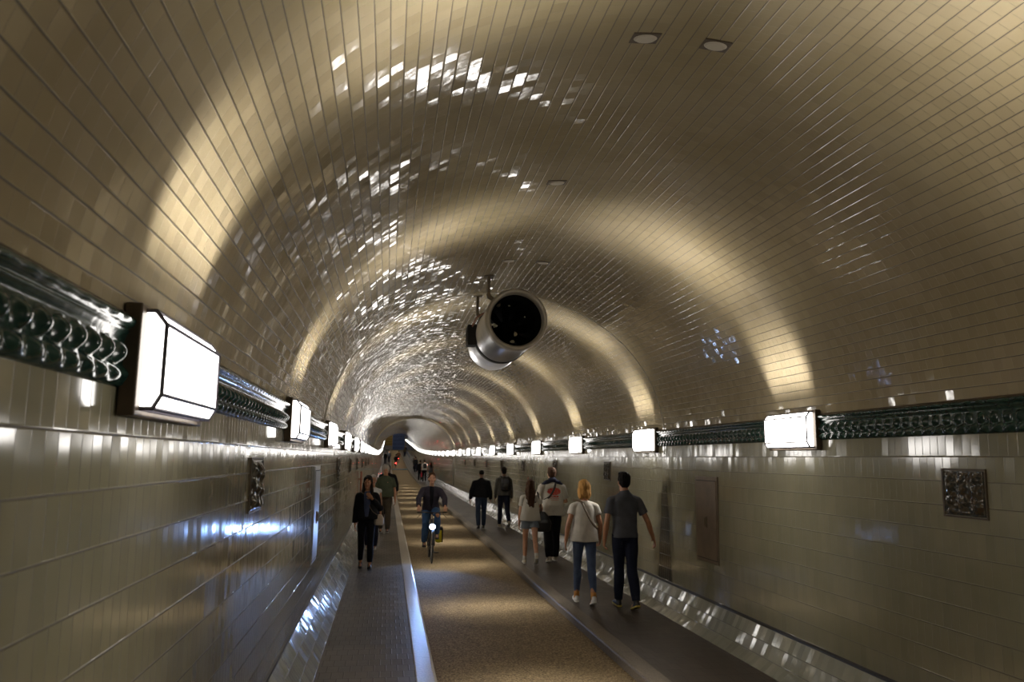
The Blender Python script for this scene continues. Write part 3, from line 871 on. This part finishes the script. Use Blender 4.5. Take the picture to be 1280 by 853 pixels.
        bm = bmesh.new(); pts = [(-.030, -.065), (-.036, -.03), (-.036, .03), (-.042, .09), (-.038, .145), (-.018, .172), (.018, .172), (.038, .145), (.042, .09), (.036, .03), (.036, -.03), (.030, -.065), (.012, -.078), (-.012, -.078)]
        lo_ = [bm.verts.new(F(x, y, -.083)) for x, y in pts]; hi_ = [bm.verts.new(F(x, y, -.064)) for x, y in pts]
        bm.faces.new(lo_); bm.faces.new(hi_[::-1])
        for i in range(len(pts)): j = (i + 1) % len(pts); bm.faces.new((lo_[j], lo_[i], hi_[i], hi_[j]))
        bmesh.ops.recalc_face_normals(bm, faces=bm.faces)
        from_bm('sole', bm, g('sole_mat') or SOLE_W, so_, False)
        if g('sock_mat'):
            bm = bmesh.new(); add_tube(bm, [F(0, -.004, -.03), lerp(an, kn, g('sock', .12))], [.042 * k, .041 * k], 18)
            from_bm('sock', bm, g('sock_mat'), t, True)
    return dict(T=T, Hd=Hd, arms=arms, legs=legs, k=k, hips=hips, shirt=so, loc=Vector(loc), rz=rz, root=t)

def surf(P, pts, off=.012):
    """points (angle deg from back: 0 = straight behind, +90 = their right; z) laid on the clothed torso"""
    o = P['shirt']; bv = BVHTree.FromObject(o, bpy.context.evaluated_depsgraph_get()) if o else None
    out = []
    for ang, z in pts:
        a = math.radians(ang); d = Vector((math.sin(a), -math.cos(a), 0)); c = P['T'](0, 0, z)
        h = bv.ray_cast(c + d * 1.0, -d)[0] if bv else None
        if h is None or (h - c).length > .45: h = c + d * .16
        out.append(h + d * off)
    return out
def to_world(P, p): return Matrix.Translation(P['loc']) @ Matrix.Rotation(P['rz'], 4, 'Z') @ p
def strap_mesh(name, P, pts, w, mat, parent, off=.010, th=.004, extra=()):
    q = [to_world(P, p) for p in surf(P, pts, off)] + [to_world(P, Vector(e)) for e in extra]
    # resample
    q2 = []
    for a, b in zip(q, q[1:]):
        for i in range(5): q2.append(lerp(a, b, i / 5))
    q2.append(q[-1])
    for _ in range(3): q2 = [q2[0]] + [(q2[i - 1] + q2[i] * 2 + q2[i + 1]) / 4 for i in range(1, len(q2) - 1)] + [q2[-1]]
    ax = to_world(P, P['T'](0, 0, 1.2)); bm = bmesh.new(); prev = None
    inv = parent.matrix_world.inverted() if parent else Matrix.Identity(4)
    for i, p in enumerate(q2):
        d = (q2[min(i + 1, len(q2) - 1)] - q2[max(i - 1, 0)]).normalized(); nrm = Vector((p.x - ax.x, p.y - ax.y, .25 * (p.z - ax.z) / .4)); nrm = (nrm - d * nrm.dot(d)).normalized(); sd = d.cross(nrm).normalized()
        ring = [bm.verts.new(inv @ (p + sd * w / 2 * a + nrm * th * b)) for a, b in ((-1, 0), (1, 0), (1, 1), (-1, 1))]
        if prev:
            for j in range(4): bm.faces.new((prev[j], prev[(j + 1) % 4], ring[(j + 1) % 4], ring[j]))
        else: bm.faces.new(ring[::-1])
        prev = ring
    bm.faces.new(prev)
    return from_bm(name, bm, mat, parent, True)
def bag(name, P, pos, label, cat, rz=None, group=None):
    w_ = to_world(P, P['T'](*pos)); e = empty(name, w_, P['rz'] if rz is None else rz, label, cat, group)
    bpy.context.view_layer.update(); return e

# ---- garment materials
def C(name, col, **kw): return cloth(name, col, **kw)
J_black = C('black_jacket_cloth', (.008, .008, .010)); denim_b = C('blue_denim', (.030, .045, .080)); denim_d = C('dark_denim', (.010, .013, .028)); denim_l = C('faded_denim', (.16, .19, .22))
blackc = C('black_cloth', (.007, .007, .009)); greyj = C('grey_jersey', (.085, .085, .095)); whitec = C('white_jersey', (.50, .47, .42)); white2 = C('cream_jersey', (.46, .43, .37))
olive = C('olive_green_jersey', (.058, .068, .042)); taupe = C('taupe_trouser_cloth', (.085, .068, .048)); navy = C('navy_cloth', (.018, .020, .038)); bluet = C('slate_blue_jersey', (.055, .070, .135))
leather = plain('black_leather', (.010, .009, .009), .35); tan = plain('tan_strap', (.12, .085, .05), .6); beige = plain('beige_bag_leather', (.48, .40, .32), .5)
whiteshoe = plain('white_shoe', (.52, .50, .47), .5); creamshoe = plain('cream_shoe', (.42, .36, .26), .55); bshoe = plain('black_shoe', (.012, .011, .012), .45); yellsole = plain('yellow_sole', (.42, .34, .06), .5)

def print_mat(kind):
    n = NT('printed_jersey_' + kind); oc = n.coord('Object'); x, y, z = n.sep(oc)
    back = n.math('LESS_THAN', y, 0.)
    base = (.46, .43, .37)
    wig = n.noise(oc, 24, 3)
    if kind == 'red':
        ex = n.math('DIVIDE', n.math('SUBTRACT', x, .020), .150); ez = n.math('DIVIDE', n.math('SUBTRACT', z, 1.375), .078)
        r2 = n.math('ADD', n.math('MULTIPLY', ex, ex), n.math('MULTIPLY', ez, ez))
        m = n.math('LESS_THAN', n.math('ADD', r2, n.math('MULTIPLY', n.math('SUBTRACT', wig, .5), 1.1)), .85)
        m = n.math('MULTIPLY', m, n.math('GREATER_THAN', n.noise(oc, 60, 2), .36))
        def row(zc, h, half, dens, thr):
            a = n.math('LESS_THAN', n.math('ABSOLUTE', n.math('SUBTRACT', z, zc)), h)
            b = n.math('LESS_THAN', n.math('ABSOLUTE', n.math('SUBTRACT', x, .015)), half)
            c = n.math('GREATER_THAN', n.noise(n.comb(x, n.math('MULTIPLY', z, .6), zc), dens, 1), thr)
            return n.math('MULTIPLY', n.math('MULTIPLY', a, b), c)
        m2 = n.math('MAXIMUM', row(1.275, .016, .085, 60, .43), n.math('MAXIMUM', n.math('MULTIPLY', row(1.235, .006, .095, 90, .42), .7), n.math('MULTIPLY', row(1.208, .006, .08, 90, .42), .6)))
        m = n.math('MAXIMUM', m, m2); col = (.50, .055, .035)
    else:
        a = n.math('LESS_THAN', n.math('ABSOLUTE', n.math('SUBTRACT', n.math('SUBTRACT', z, n.math('MULTIPLY', x, .12)), 1.17)), .020)
        b = n.math('LESS_THAN', n.math('ABSOLUTE', n.math('SUBTRACT', x, .01)), .10)
        m = n.math('MULTIPLY', n.math('MULTIPLY', a, b), n.math('GREATER_THAN', n.noise(n.comb(x, n.math('MULTIPLY', z, .5), 0.), 60, 1), .45)); col = (.02, .025, .03)
    n.set(Base_Color=n.mix(n.math('MULTIPLY', m, back), base, col), Roughness=.85, Normal=n.bump(n.noise(oc, 6, 2), .02))
    return n.m

# 1 polo man and blonde woman holding hands
P11 = person('man in grey short-sleeved polo and dark jeans, holding hands with the blonde woman', (3.29, 10.85, 0), math.radians(2), 1.825, dict(
    skin='tan', hair='black', legs=((10, 5, 4, -3), (-13, 9, -18, -3)), arms=({'elbow': (-.255, -.02, 1.10), 'wrist': (-.262, .06, .865), 'curl': 60}, {'elbow': (.315, -.03, 1.105), 'wrist': (.405, .03, .90), 'curl': 35}), trousers_mat=denim_d, tfit=1.08, shirt_mat=C('grey_polo_knit', (.075, .078, .092)), shirt_name='polo_shirt',
    collar=True, sh=1.05, shoe_mat=bshoe, sole_mat=yellsole, sleeve_r=1.06, shirt_bottom=.90, sl=.62))
P10 = person('blonde woman in white tee and blue jeans with a tan strap over her back', (2.80, 11.2, 0), math.radians(-4), 1.70, dict(
    f=True, skin='tan', hair='blonde', hairstyle='bob', legs=((13, 6, 6, .5), (-12, 12, -18, .5)), arms=({'elbow': (-.245, -.05, 1.12), 'wrist': (-.270, .0, .90), 'curl': 25}, {'elbow': (.235, -.02, 1.13), 'wrist': (.245, .075, .925), 'curl': 60}), trousers_mat=C('stretch_denim', (.060, .085, .150)), tfit=.93, cut=.93, hem=.9, shirt_mat=whitec, shirt_bottom=.88, loose=1.2, sl=.45, sleeve_r=1.12,
    shoe_mat=whiteshoe, sock_mat=plain('orange_black_sock', (.40, .17, .03), .8), sock=.2, fat=1.05))
b = bag('crossbody_bag', P10, (.0, .15, 1.08), 'small tan crossbody bag on a strap over the white tee of the blonde woman', 'bag')
bm = bmesh.new(); add_box(bm, (-.10, -.0, -.09), (.10, .06, .07), bev=.015); from_bm('pouch', bm, tan, b)
strap_mesh('strap', P10, [(-100, 1.47), (-50, 1.455), (-25, 1.43), (0, 1.32), (20, 1.22), (40, 1.13), (70, 1.06), (110, 1.02), (150, 1.05)], .032, tan, b)
# 2 tee man with scarf sweater and girl in shorts
P9 = person('man in loose white tee with a red print on the back and black trousers', (3.27, 15.75, 0), math.radians(4), 1.83, dict(
    skin='fair', hair='brown', legs=((-10, 8, -12, 2), (9, 3, 3, 2)), arms=({'elbow': (-.27, .0, 1.12), 'wrist': (-.20, .20, 1.14)}, {'elbow': (.28, .0, 1.12), 'wrist': (.21, .22, 1.08)}), trousers_mat=blackc, tfit=1.25, hem=1.15, shirt_mat=white2, loose=1.55, sh=1.12,
    sl=.85, sleeve_r=1.35, shirt_bottom=.86, shoe_mat=creamshoe, print=print_mat('red'), shirt_name='tee_shirt'))
b = bag('sling_bag', P9, (.0, .16, 1.20), 'black sling strap slanting down the back of the printed tee', 'bag')
bm = bmesh.new(); add_box(bm, (-.11, -.0, -.07), (.11, .07, .09), bev=.018); from_bm('pouch', bm, leather, b)
strap_mesh('strap', P9, [(140, 1.47), (70, 1.50), (28, 1.47), (12, 1.38), (-8, 1.29), (-30, 1.20), (-60, 1.14), (-120, 1.12)], .038, leather, b)
b = empty('draped_sweater', (0, 0, 0), 0, 'navy sweater draped over the shoulders of the man in the printed tee', 'sweater')
bm = bmesh.new()
Tm = P9['T']; k9 = P9['k']
for s in (-1, 1):
    add_capsule(bm, Tm(0, -.05, 1.50), Tm(s * .13, -.06, 1.475), .045, .040); add_capsule(bm, Tm(s * .13, -.05, 1.475), Tm(s * .225, -.01, 1.40), .038, .030)
    add_capsule(bm, Tm(s * .225, -.01, 1.40), Tm(s * (.26 if s < 0 else .235), .03, 1.30 if s < 0 else 1.38), .028, .024)
add_ell(bm, Tm(0, -.05, 1.525), (.085, .065, .055))
bm.transform(Matrix.Translation(P9['loc']) @ Matrix.Rotation(P9['rz'], 4, 'Z'))
remesh('knit', bm, navy, b, .008, 3, .006, 12)
P8 = person('young woman with long brown hair in white tee and denim shorts', (2.78, 15.45, 0), math.radians(-3), 1.60, dict(
    f=True, skin='fair', hair='brown', hairstyle='long', hl=1.20, legs=((10, 3, 3, 1), (-16, 24, -36, 1)), arms=((-3, 12, 8, 30), {'elbow': (.24, -.02, 1.16), 'wrist': (.22, .15, 1.03)}), trousers_mat=denim_l, cut=.22, tfit=1.12, shirt_mat=white2, loose=1.35, sl=.62, sleeve_r=1.2,
    shirt_bottom=.90, shoe_mat=creamshoe, sock_mat=whitec, sock=.22, print=print_mat('mark'), shirt_name='tee_shirt', fat=1.06))
b = bag('tote_bag', P8, (.27, -.02, .86), 'large black shoulder bag hanging between the girl in shorts and the printed tee man', 'bag')
bm = bmesh.new(); add_loft(bm, [(0, 0, -.17, .11, .05), (0, 0, -.15, .15, .065), (0, 0, 0, .175, .075), (-.01, 0, .11, .13, .055), (-.03, 0, .21, .07, .035)], 24)
remesh('bag_body', bm, leather, b, .009, 3, .006, 10)
bm = bmesh.new(); add_tube(bm, [(-.03, 0, .19), (-.05, -.01, .33), (-.085, -.01, .48), (-.115, .0, .585), (-.10, .05, .58), (-.06, .08, .42), (-.02, .05, .19)], [(.028, .010)] * 7, 10, flat=(1, 0, 0))
from_bm('strap', bm, leather, b, True)
# 3 black jacket man and backpack man
P6 = person('broad man in black jacket and blue jeans walking away near the right kerb', (2.72, 23.2, 0), math.radians(3), 1.66, dict(
    skin='brown', hair='black', hairstyle='buzz', legs=((-10, 8, -12, 3), (10, 5, 4, 3)), arms=((-4, 20, 12), (6, 17, 10)), trousers_mat=denim_b, tfit=1.15, shirt_mat=J_black, shirt_name='jacket', loose=1.5, sh=1.16, fat=1.1, sleeve='long', sleeve_r=1.35, collar=True, shoe_mat=bshoe, sole_mat=bshoe))
P7 = person('man with short black hair and grey hoodie carrying a black backpack', (3.44, 23.6, 0), math.radians(3), 1.76, dict(
    skin='brown', hair='black', legs=((10, 3, 3, 1), (-15, 24, -34, 1)), arms=((2, 10, 14), (0, 10, 12)), trousers_mat=navy, tfit=1.1, shirt_mat=C('grey_hoodie_fleece', (.10, .095, .085)), shirt_name='hoodie', loose=1.35, sleeve='long', sleeve_r=1.2, hood=False, shoe_mat=creamshoe))
def backpack(P, label, mat, sc=1., group=None):
    b = bag('backpack', P, (.03, -.18, 1.28), label, 'backpack', group=group)
    bm = bmesh.new(); add_loft(bm, [(0, 0, -.22 * sc, .13, .06), (0, -.01, -.19 * sc, .145, .085), (0, -.01, 0, .15, .09), (0, .0, .14 * sc, .135, .075), (0, .01, .20 * sc, .09, .05)], 24, 3.)
    add_ell(bm, (0, -.085, -.08), (.105, .04, .085))
    remesh('pack_body', bm, mat, b, .009, 2, .004, 9)
    for a0 in (-1, 1):
        strap_mesh('strap', P, [(a0 * 25, 1.46), (a0 * 60, 1.50), (a0 * 120, 1.44), (a0 * 150, 1.30), (a0 * 110, 1.14), (a0 * 50, 1.10)], .05, mat, b, off=.008)
    return b
backpack(P7, 'black backpack on the back of the grey hoodie man', leather)
# 4 woman in black coming along the left walkway
P1 = person('dark-haired woman in open black jacket walking towards us on the left walkway', (-.345, 14.95, 0), math.radians(180), 1.64, dict(
    f=True, skin='tan', hair='dark', hairstyle='long', hf=.02, hl=1.28, turn=-12, nod=4, legs=((9, 5, 5), (-9, 7, -12)), arms=({'elbow': (-.25, .0, 1.14), 'wrist': (-.09, .185, 1.33), 'palm': (0, -1, 0), 'curl': 50}, (0, 10, 10)), trousers_mat=blackc, tfit=.98, cut=.96, shirt_mat=J_black,
    shirt_name='jacket', loose=1.45, sleeve='long', sleeve_r=1.25, inner_mat=bluet, iy=.042, shoe_mat=bshoe, sole_mat=bshoe, fat=1.04))
b = bag('crossbody_bag', P1, (-.24, .06, .92), 'small beige shoulder bag at the hip of the woman in black', 'bag')
bm = bmesh.new(); add_loft(bm, [(0, 0, -.10, .07, .045), (0, 0, -.07, .09, .055), (0, 0, .03, .085, .05), (0, 0, .09, .05, .03)], 20)
remesh('pouch', bm, beige, b, .008, 2)
strap_mesh('strap', P1, [(40, 1.46), (110, 1.47), (155, 1.40), (-175, 1.25), (-150, 1.08), (-115, 1.0)], .012, tan, b, off=.012)
P2 = person('older woman with short white hair in sleeveless white top behind the woman in black', (-.30, 17.9, 0), math.radians(180), 1.59, dict(
    f=True, skin='tan', hair='white', hairstyle='short', legs=((5, 3, 2), (-5, 6, -8)), arms=((2, 8, 10), (2, 9, 12)), trousers_mat=navy, tfit=1.1, shirt_mat=C('white_cotton', (.60, .60, .60)), shirt_name='sleeveless_top', sleeve='none', loose=1.2, shoe_mat=whiteshoe, fat=1.08))
P3 = person('grey-curled man in olive green tee and taupe trousers on the left walkway', (-.04, 21.9, 0), math.radians(180), 1.76, dict(
    skin='tan', hair='grey', hairstyle='curly', turn=-5, legs=((6, 3, 2), (-6, 8, -10)), arms=((0, 14, 14), (3, 8, 14)), trousers_mat=taupe, tfit=1.2, shirt_mat=olive, loose=1.4, fat=1.1, sleeve_r=1.2, sl=.7, shirt_name='tee_shirt', shoe_mat=bshoe))
P4 = person('dark-haired person in black jacket half hidden behind the olive tee man', (.02, 27.5, 0), math.radians(180), 1.72, dict(
    skin='brown', hair='black', legs=((4, 3, 2), (-4, 6, -6)), arms=((0, 18, 12), (0, 18, 12)), trousers_mat=blackc, shirt_mat=J_black, shirt_name='jacket', sleeve='long', loose=1.6, sleeve_r=1.4, sh=1.2, shoe_mat=bshoe, vox=.011, bvox=.009))

# 5 cyclist
BX, BY = .94, 16.9
def bicycle(x, y, z, rz, label, light=True, red=False, seed=0, simple=False):
    t = empty('bicycle', (x, y, z), rz, label, 'bicycle')
    black = M['bike_black']; RW = .345
    bpy.context.view_layer.update()
    for nm, wy in (('front_wheel', .52), ('rear_wheel', -.53)):
        bm = bmesh.new()
        add_tube(bm, [(0, wy + (RW - .016) * math.cos(2 * PI * i / 40), RW + (RW - .016) * math.sin(2 * PI * i / 40)) for i in range(40)], .0165, 8, closed=True)
        wh = from_bm(nm, bm, M['tyre'], t, True)
        bm = bmesh.new()
        add_tube(bm, [(0, wy + (RW - .037) * math.cos(2 * PI * i / 40), RW + (RW - .037) * math.sin(2 * PI * i / 40)) for i in range(40)], (.010, .006), 6, closed=True)
        add_tube(bm, [(-.03, wy, RW), (.03, wy, RW)], .018, 10)
        for i in range(18):
            a = 2 * PI * i / 18; add_tube(bm, [(.02 * (-1) ** i, wy, RW), (0, wy + (RW - .04) * math.cos(a), RW + (RW - .04) * math.sin(a))], .0013, 4)
        from_bm('rim', bm, M['chrome'], wh)
        bm = bmesh.new()
        add_tube(bm, [(0, wy + (RW + .022) * math.cos(a), RW + (RW + .022) * math.sin(a)) for a in np.linspace(.15 if wy > 0 else .1, 2.4 if wy > 0 else 3.0, 20)], (.022, .002), 8)
        from_bm('mudguard', bm, black, t, True)
    bb = Vector((0, -.08, .28)); st = Vector((0, -.22, .80)); hd = Vector((0, .33, .86)); hl = Vector((0, .37, .68)); ra = Vector((0, -.53, RW))
    bm = bmesh.new()
    for a, b, r in ((bb, st, .016), (bb, hl, .018), (st - Vector((0, 0, .06)), hd - Vector((0, 0, .03)), .015), (hd, hl, .019)): add_tube(bm, [a, b], r, 10)
    for s in (-1, 1): add_tube(bm, [bb + Vector((s * .03, 0, 0)), ra + Vector((s * .05, 0, 0))], .009, 8); add_tube(bm, [st - Vector((0, 0, .08)), ra + Vector((s * .05, 0, 0))], .008, 8)
    from_bm('frame', bm, black, t, True)
    bm = bmesh.new()
    for s in (-1, 1): add_tube(bm, [(s * .02, .37, .69), (s * .045, .42, .60), (s * .05, .52, RW)], .010, 8)
    add_tube(bm, [hl, hd + Vector((0, -.01, .12))], .013, 10)
    from_bm('fork', bm, black, t, True)
    bm = bmesh.new(); hz = .99
    add_tube(bm, [(-.30, .20, hz), (-.22, .25, hz + .005), (-.10, .33, hz), (0, .345, hz - .005), (.10, .33, hz), (.22, .25, hz + .005), (.30, .20, hz)], .011, 8)
    hb = from_bm('handlebar', bm, black, t, True)
    for s in (-1, 1):
        bm = bmesh.new(); add_tube(bm, [(s * .30, .20, hz), (s * .215, .255, hz)], .016, 10); from_bm('grip', bm, M['tyre'], hb, True)
        bm = bmesh.new(); add_tube(bm, [(s * .22, .26, hz - .01), (s * .24, .30, hz - .05), (s * .30, .27, hz - .11)], .006, 6); from_bm('brake_lever', bm, black, hb, True)
    bm = bmesh.new(); add_tube(bm, [st, st + Vector((0, -.03, .13))], .013, 8); from_bm('seat_post', bm, M['chrome'], t, True)
    bm = bmesh.new(); add_ell(bm, (0, -.30, .955), (.075, .10, .030)); add_ell(bm, (0, -.19, .955), (.03, .11, .022)); remesh('saddle', bm, M['tyre'], t, .008, 2)
    bm = bmesh.new(); add_tube(bm, [(-.02, -.08, .28), (.02, -.08, .28)], .075, 20); ck = from_bm('crankset', bm, black, t)
    for s, dy, dz in ((-1, .10, -.12), (1, -.10, .12)):
        bm = bmesh.new(); add_tube(bm, [(s * .05, -.08, .28), (s * .07, -.08 + dy, .28 + dz)], (.010, .006), 8); add_box(bm, (s * .07 if s > 0 else -.17, -.12 + dy, .27 + dz), (.17 if s > 0 else -.07, -.04 + dy, .29 + dz)); from_bm('pedal', bm, black, ck)
    bm = bmesh.new()
    for s in (-1, 1): add_tube(bm, [(s * .06, -.53, RW), (s * .07, -.55, .72), (s * .07, -.32, .72)], .005, 6)
    for q in (-.03, .03): add_tube(bm, [(q, -.72, .722), (q, -.32, .722)], .005, 6)
    from_bm('rack', bm, black, t)
    if light:
        bm = bmesh.new(); add_tube(bm, [(0, .46, .72), (0, .50, .72), (0, .53, .72)], [.028, .050, .060], 16); hlmp = from_bm('headlamp', bm, black, t, True)
        bm = bmesh.new(); add_ell(bm, (0, .532, .72), (.058, .010, .058)); from_bm('lens', bm, M['led'], hlmp, True)
        for nm_, en, sz, bl, tilt in (('headlamp_beam', HEAD_W, 74, .55, 12), ('headlamp_spill', HEAD_W * .07, 150, .8, 2)):
            ld = bpy.data.lights.new(nm_, 'SPOT'); ld.energy = en; ld.color = (.30, .50, 1.); ld.spot_size = math.radians(sz); ld.spot_blend = bl; ld.shadow_soft_size = .035
            lo = bpy.data.objects.new(nm_, ld); COL.objects.link(lo); lo.parent = t
            lo.matrix_local = Matrix.Translation((0, .60, .72)) @ Matrix.Rotation(math.radians(-9), 4, 'Z') @ Matrix.Rotation(PI / 2 - math.radians(tilt), 4, 'X')
    if red:
        bm = bmesh.new(); add_box(bm, (-.03, -.735, .66), (.03, -.715, .70), bev=.006); rl = from_bm('tail_lamp', bm, M['red_led'], t)
    return t
M['bike_black'] = plain('bicycle_black_paint', (.012, .012, .014), .3); M['tyre'] = plain('tyre_rubber', (.014, .013, .013), .7); M['chrome'] = plain('bicycle_alloy', (.45, .45, .46), .25, .9)
M['led'] = emit('white_led', (.55, .70, 1.), 25.); M['red_led'] = emit('red_led', (1., .02, .015), 220.)
HEAD_W = 110.
bicycle(BX, BY, RD, math.radians(180), 'black bicycle with a glowing white headlamp ridden towards us')
PC = person('cyclist in dark navy cardigan and blue jeans riding towards us', (BX, BY + .30, RD + .99 - .93 * 1.74 / 1.75), math.radians(180), 1.74, dict(
    f=True, seated=True, skin='fair', hair='brown', hairstyle='short', lean=13, nod=-8, legs=(dict(knee=(-.12, .42, -.05), ankle=(-.13, .24, -.45), foot=-12), dict(knee=(.12, .33, -.24), ankle=(.13, .16, -.63), foot=-6)),
    arms=({'elbow': (-.275, .20, 1.20), 'wrist': (-.275, .395, 1.05), 'palm': (0, 0, -1), 'curl': 60}, {'elbow': (.275, .20, 1.20), 'wrist': (.275, .395, 1.05), 'palm': (0, 0, -1), 'curl': 60}),
    trousers_mat=C('bright_blue_denim', (.045, .10, .22)), tfit=1.12, shirt_mat=C('charcoal_purple_knit', (.040, .035, .050)), shirt_name='cardigan', sleeve='long', sleeve_r=1.2, loose=1.2, inner_mat=C('black_vest', (.006, .006, .010)), sh=1.12, shoe_mat=bshoe, sole_mat=bshoe))
b = empty('pannier_bag', (BX + .20, BY + .55, RD + .47), 0, 'yellow and black pannier bag on the rack side of the bicycle', 'pannier bag')
bm = bmesh.new(); add_loft(bm, [(0, 0, -.16, .055, .12), (0, 0, -.13, .075, .14), (0, 0, .08, .075, .14), (0, 0, .14, .05, .13)], 20, 4.); remesh('pannier_body', bm, plain('yellow_tarpaulin', (.70, .62, .02), .4), b, .01, 2)
bm = bmesh.new(); add_box(bm, (.055, -.14, -.15), (.082, .14, .13), bev=.01); add_box(bm, (-.08, -.15, .10), (.08, .15, .165), bev=.02); from_bm('black_backing', bm, M['tyre'], b)

# 6 far walkers and riders
def far_person(label, x, y, H, top, trou, hair='dark', hs='short', face=0, f=False, sleeve='long', group=None, **kw):
    base = rise(y) + kw.pop('dz', 0.)
    cfg = dict(f=f, low=True, vox=.016, bvox=.014, skin=kw.pop('skin', 'tan'), hair=hair, hairstyle=hs, legs=((8, 6, 2), (-9, 12, -12)), arms=((5, 9, 12), (-5, 9, 14)), trousers_mat=trou, tfit=1.1, shirt_mat=top, sleeve=sleeve, loose=1.3, shoe_mat=bshoe, group=group)
    cfg.update(kw)
    return person(label, (x, y, base), math.radians(face), H, cfg)
PF = far_person('distant person in white tee with black backpack on the right walkway', 2.95, 65, 1.78, whitec, blackc, sleeve='short')
backpack(PF, 'black backpack of the distant white tee walker', leather, .9)
far_person('distant person in black beside the white tee walker', 2.66, 66.5, 1.72, blackc, blackc)
far_person('distant long-haired woman in grey top and teal jeans', 3.45, 64.5, 1.62, greyj, C('teal_denim', (.04, .09, .11)), hs='long', f=True, sleeve='short')
far_person('distant person in dark top close behind the black-clad one', 3.02, 88, 1.72, J_black, navy)
far_person('distant person with pale bag farther along the right walkway', 3.2, 97, 1.70, taupe, blackc)
far_person('tiny person in dark clothes on the far left walkway', -.36, 112, 1.75, blackc, navy, face=180)
far_person('tiny person in pale top on the far left walkway', .16, 118, 1.72, greyj, navy, face=180)
far_person('tiny person in dark jacket and blue jeans at the far right', 3.15, 150, 1.78, blackc, denim_b)
far_person('tiny person in brown jacket at the far right kerb', 2.85, 140, 1.74, taupe, navy)
M['red_item'] = plain('red_bag_cloth', (.60, .02, .03), .6)
b = empty('carrier_bag', (2.80, 65.6, rise(65.6) + .55), 0, 'red carrier bag between two distant walkers', 'bag')
bm = bmesh.new(); add_loft(bm, [(0, 0, -.16, .10, .05), (0, 0, .10, .11, .06), (0, 0, .16, .08, .03)], 16); from_bm('bag_body', bm, M['red_item'], b)
bm = bmesh.new(); add_tube(bm, [(-.06, 0, .15), (-.03, 0, .27), (.03, 0, .27), (.06, 0, .15)], .008, 6); from_bm('handle', bm, M['red_item'], b)
for y, x, lab, tp in ((103.6, 1.02, 'lower', 'black'), (120., 1.55, 'upper', 'brown')):
    z = rise(y) + RD
    bk = bicycle(x, y, z, 0, '%s of the two far bicycles with a red tail lamp' % lab, light=False, red=True)
    sl = math.atan(rise(y + 1) - rise(y)); bk.rotation_euler = (sl, 0, 0)
    person('far rider in %s jacket on the %s bicycle' % (tp, lab), (x, y - .30, z + .99 - .93), 0, 1.75, dict(
        seated=True, low=True, vox=.016, bvox=.014, skin='tan', hair='dark', lean=12, legs=(dict(knee=(-.10, .36, -.20), ankle=(-.12, .16, -.59)), dict(knee=(.10, .42, -.05), ankle=(.12, .24, -.43))),
        arms=({'elbow': (-.27, .20, 1.20), 'wrist': (-.27, .40, 1.05)}, {'elbow': (.27, .20, 1.20), 'wrist': (.27, .40, 1.05)}),
        trousers_mat=blackc, shirt_mat=blackc if tp == 'black' else C('brown_jacket_cloth', (.10, .06, .03)), shirt_name='jacket', sleeve='long', loose=1.4, shoe_mat=bshoe))


# ---------------------------------------------------------------- camera
def cam_axes(vx, vy, roll, f=985., cx=640., cy=426.5):
    d = np.array([(vx - cx) / f, -(vy - cy) / f, 1.]); d /= np.linalg.norm(d)
    c, s = math.cos(roll), math.sin(roll)
    Rr = np.array([[c, s, 0], [-s, c, 0], [0, 0, 1]]); e = Rr.T @ d
    a = math.asin(e[0]); p = math.atan2(e[1], e[2])
    Ry = np.array([[math.cos(a), 0, math.sin(a)], [0, 1, 0], [-math.sin(a), 0, math.cos(a)]])
    Rp = np.array([[1, 0, 0], [0, math.cos(p), math.sin(p)], [0, -math.sin(p), math.cos(p)]])
    return Rr @ Rp @ Ry
A = cam_axes(485, 572, math.radians(.8))
w = lambda v: Vector((v[0], v[2], v[1]))
cd = bpy.data.cameras.new('camera'); cam = bpy.data.objects.new('camera', cd); COL.objects.link(cam)
cx_, cy_, cz_ = w(A[0]), w(A[1]), -w(A[2])
mt = Matrix.Identity(4)
for i, c in enumerate((cx_, cy_, cz_)):
    for k in range(3): mt[k][i] = c[k]
mt.translation = Vector((0, 0, 2.0)); cam.matrix_world = mt
cd.sensor_width = 23.5; cd.lens = 985. * 23.5 / 1280; cd.clip_start = .05; cd.clip_end = 400
cd.dof.use_dof = True; cd.dof.focus_distance = 7.0; cd.dof.aperture_fstop = 2.4
SC.camera = cam
wd = bpy.data.worlds.new('world'); SC.world = wd; wd.use_nodes = True
wd.node_tree.nodes['Background'].inputs[0].default_value = (0, 0, 0, 1)
SC.view_settings.view_transform = 'Standard'; SC.view_settings.look = 'None'
SC.view_settings.gamma = 1; SC.view_settings.use_curve_mapping = False
SC.view_settings.exposure = -.12
cy = SC.cycles
cy.use_denoising = True; cy.max_bounces = 10; cy.diffuse_bounces = 5; cy.glossy_bounces = 5; cy.transmission_bounces = 2
cy.sample_clamp_indirect = 6.; cy.use_light_tree = True; cy.caustics_reflective = True; cy.blur_glossy = .3
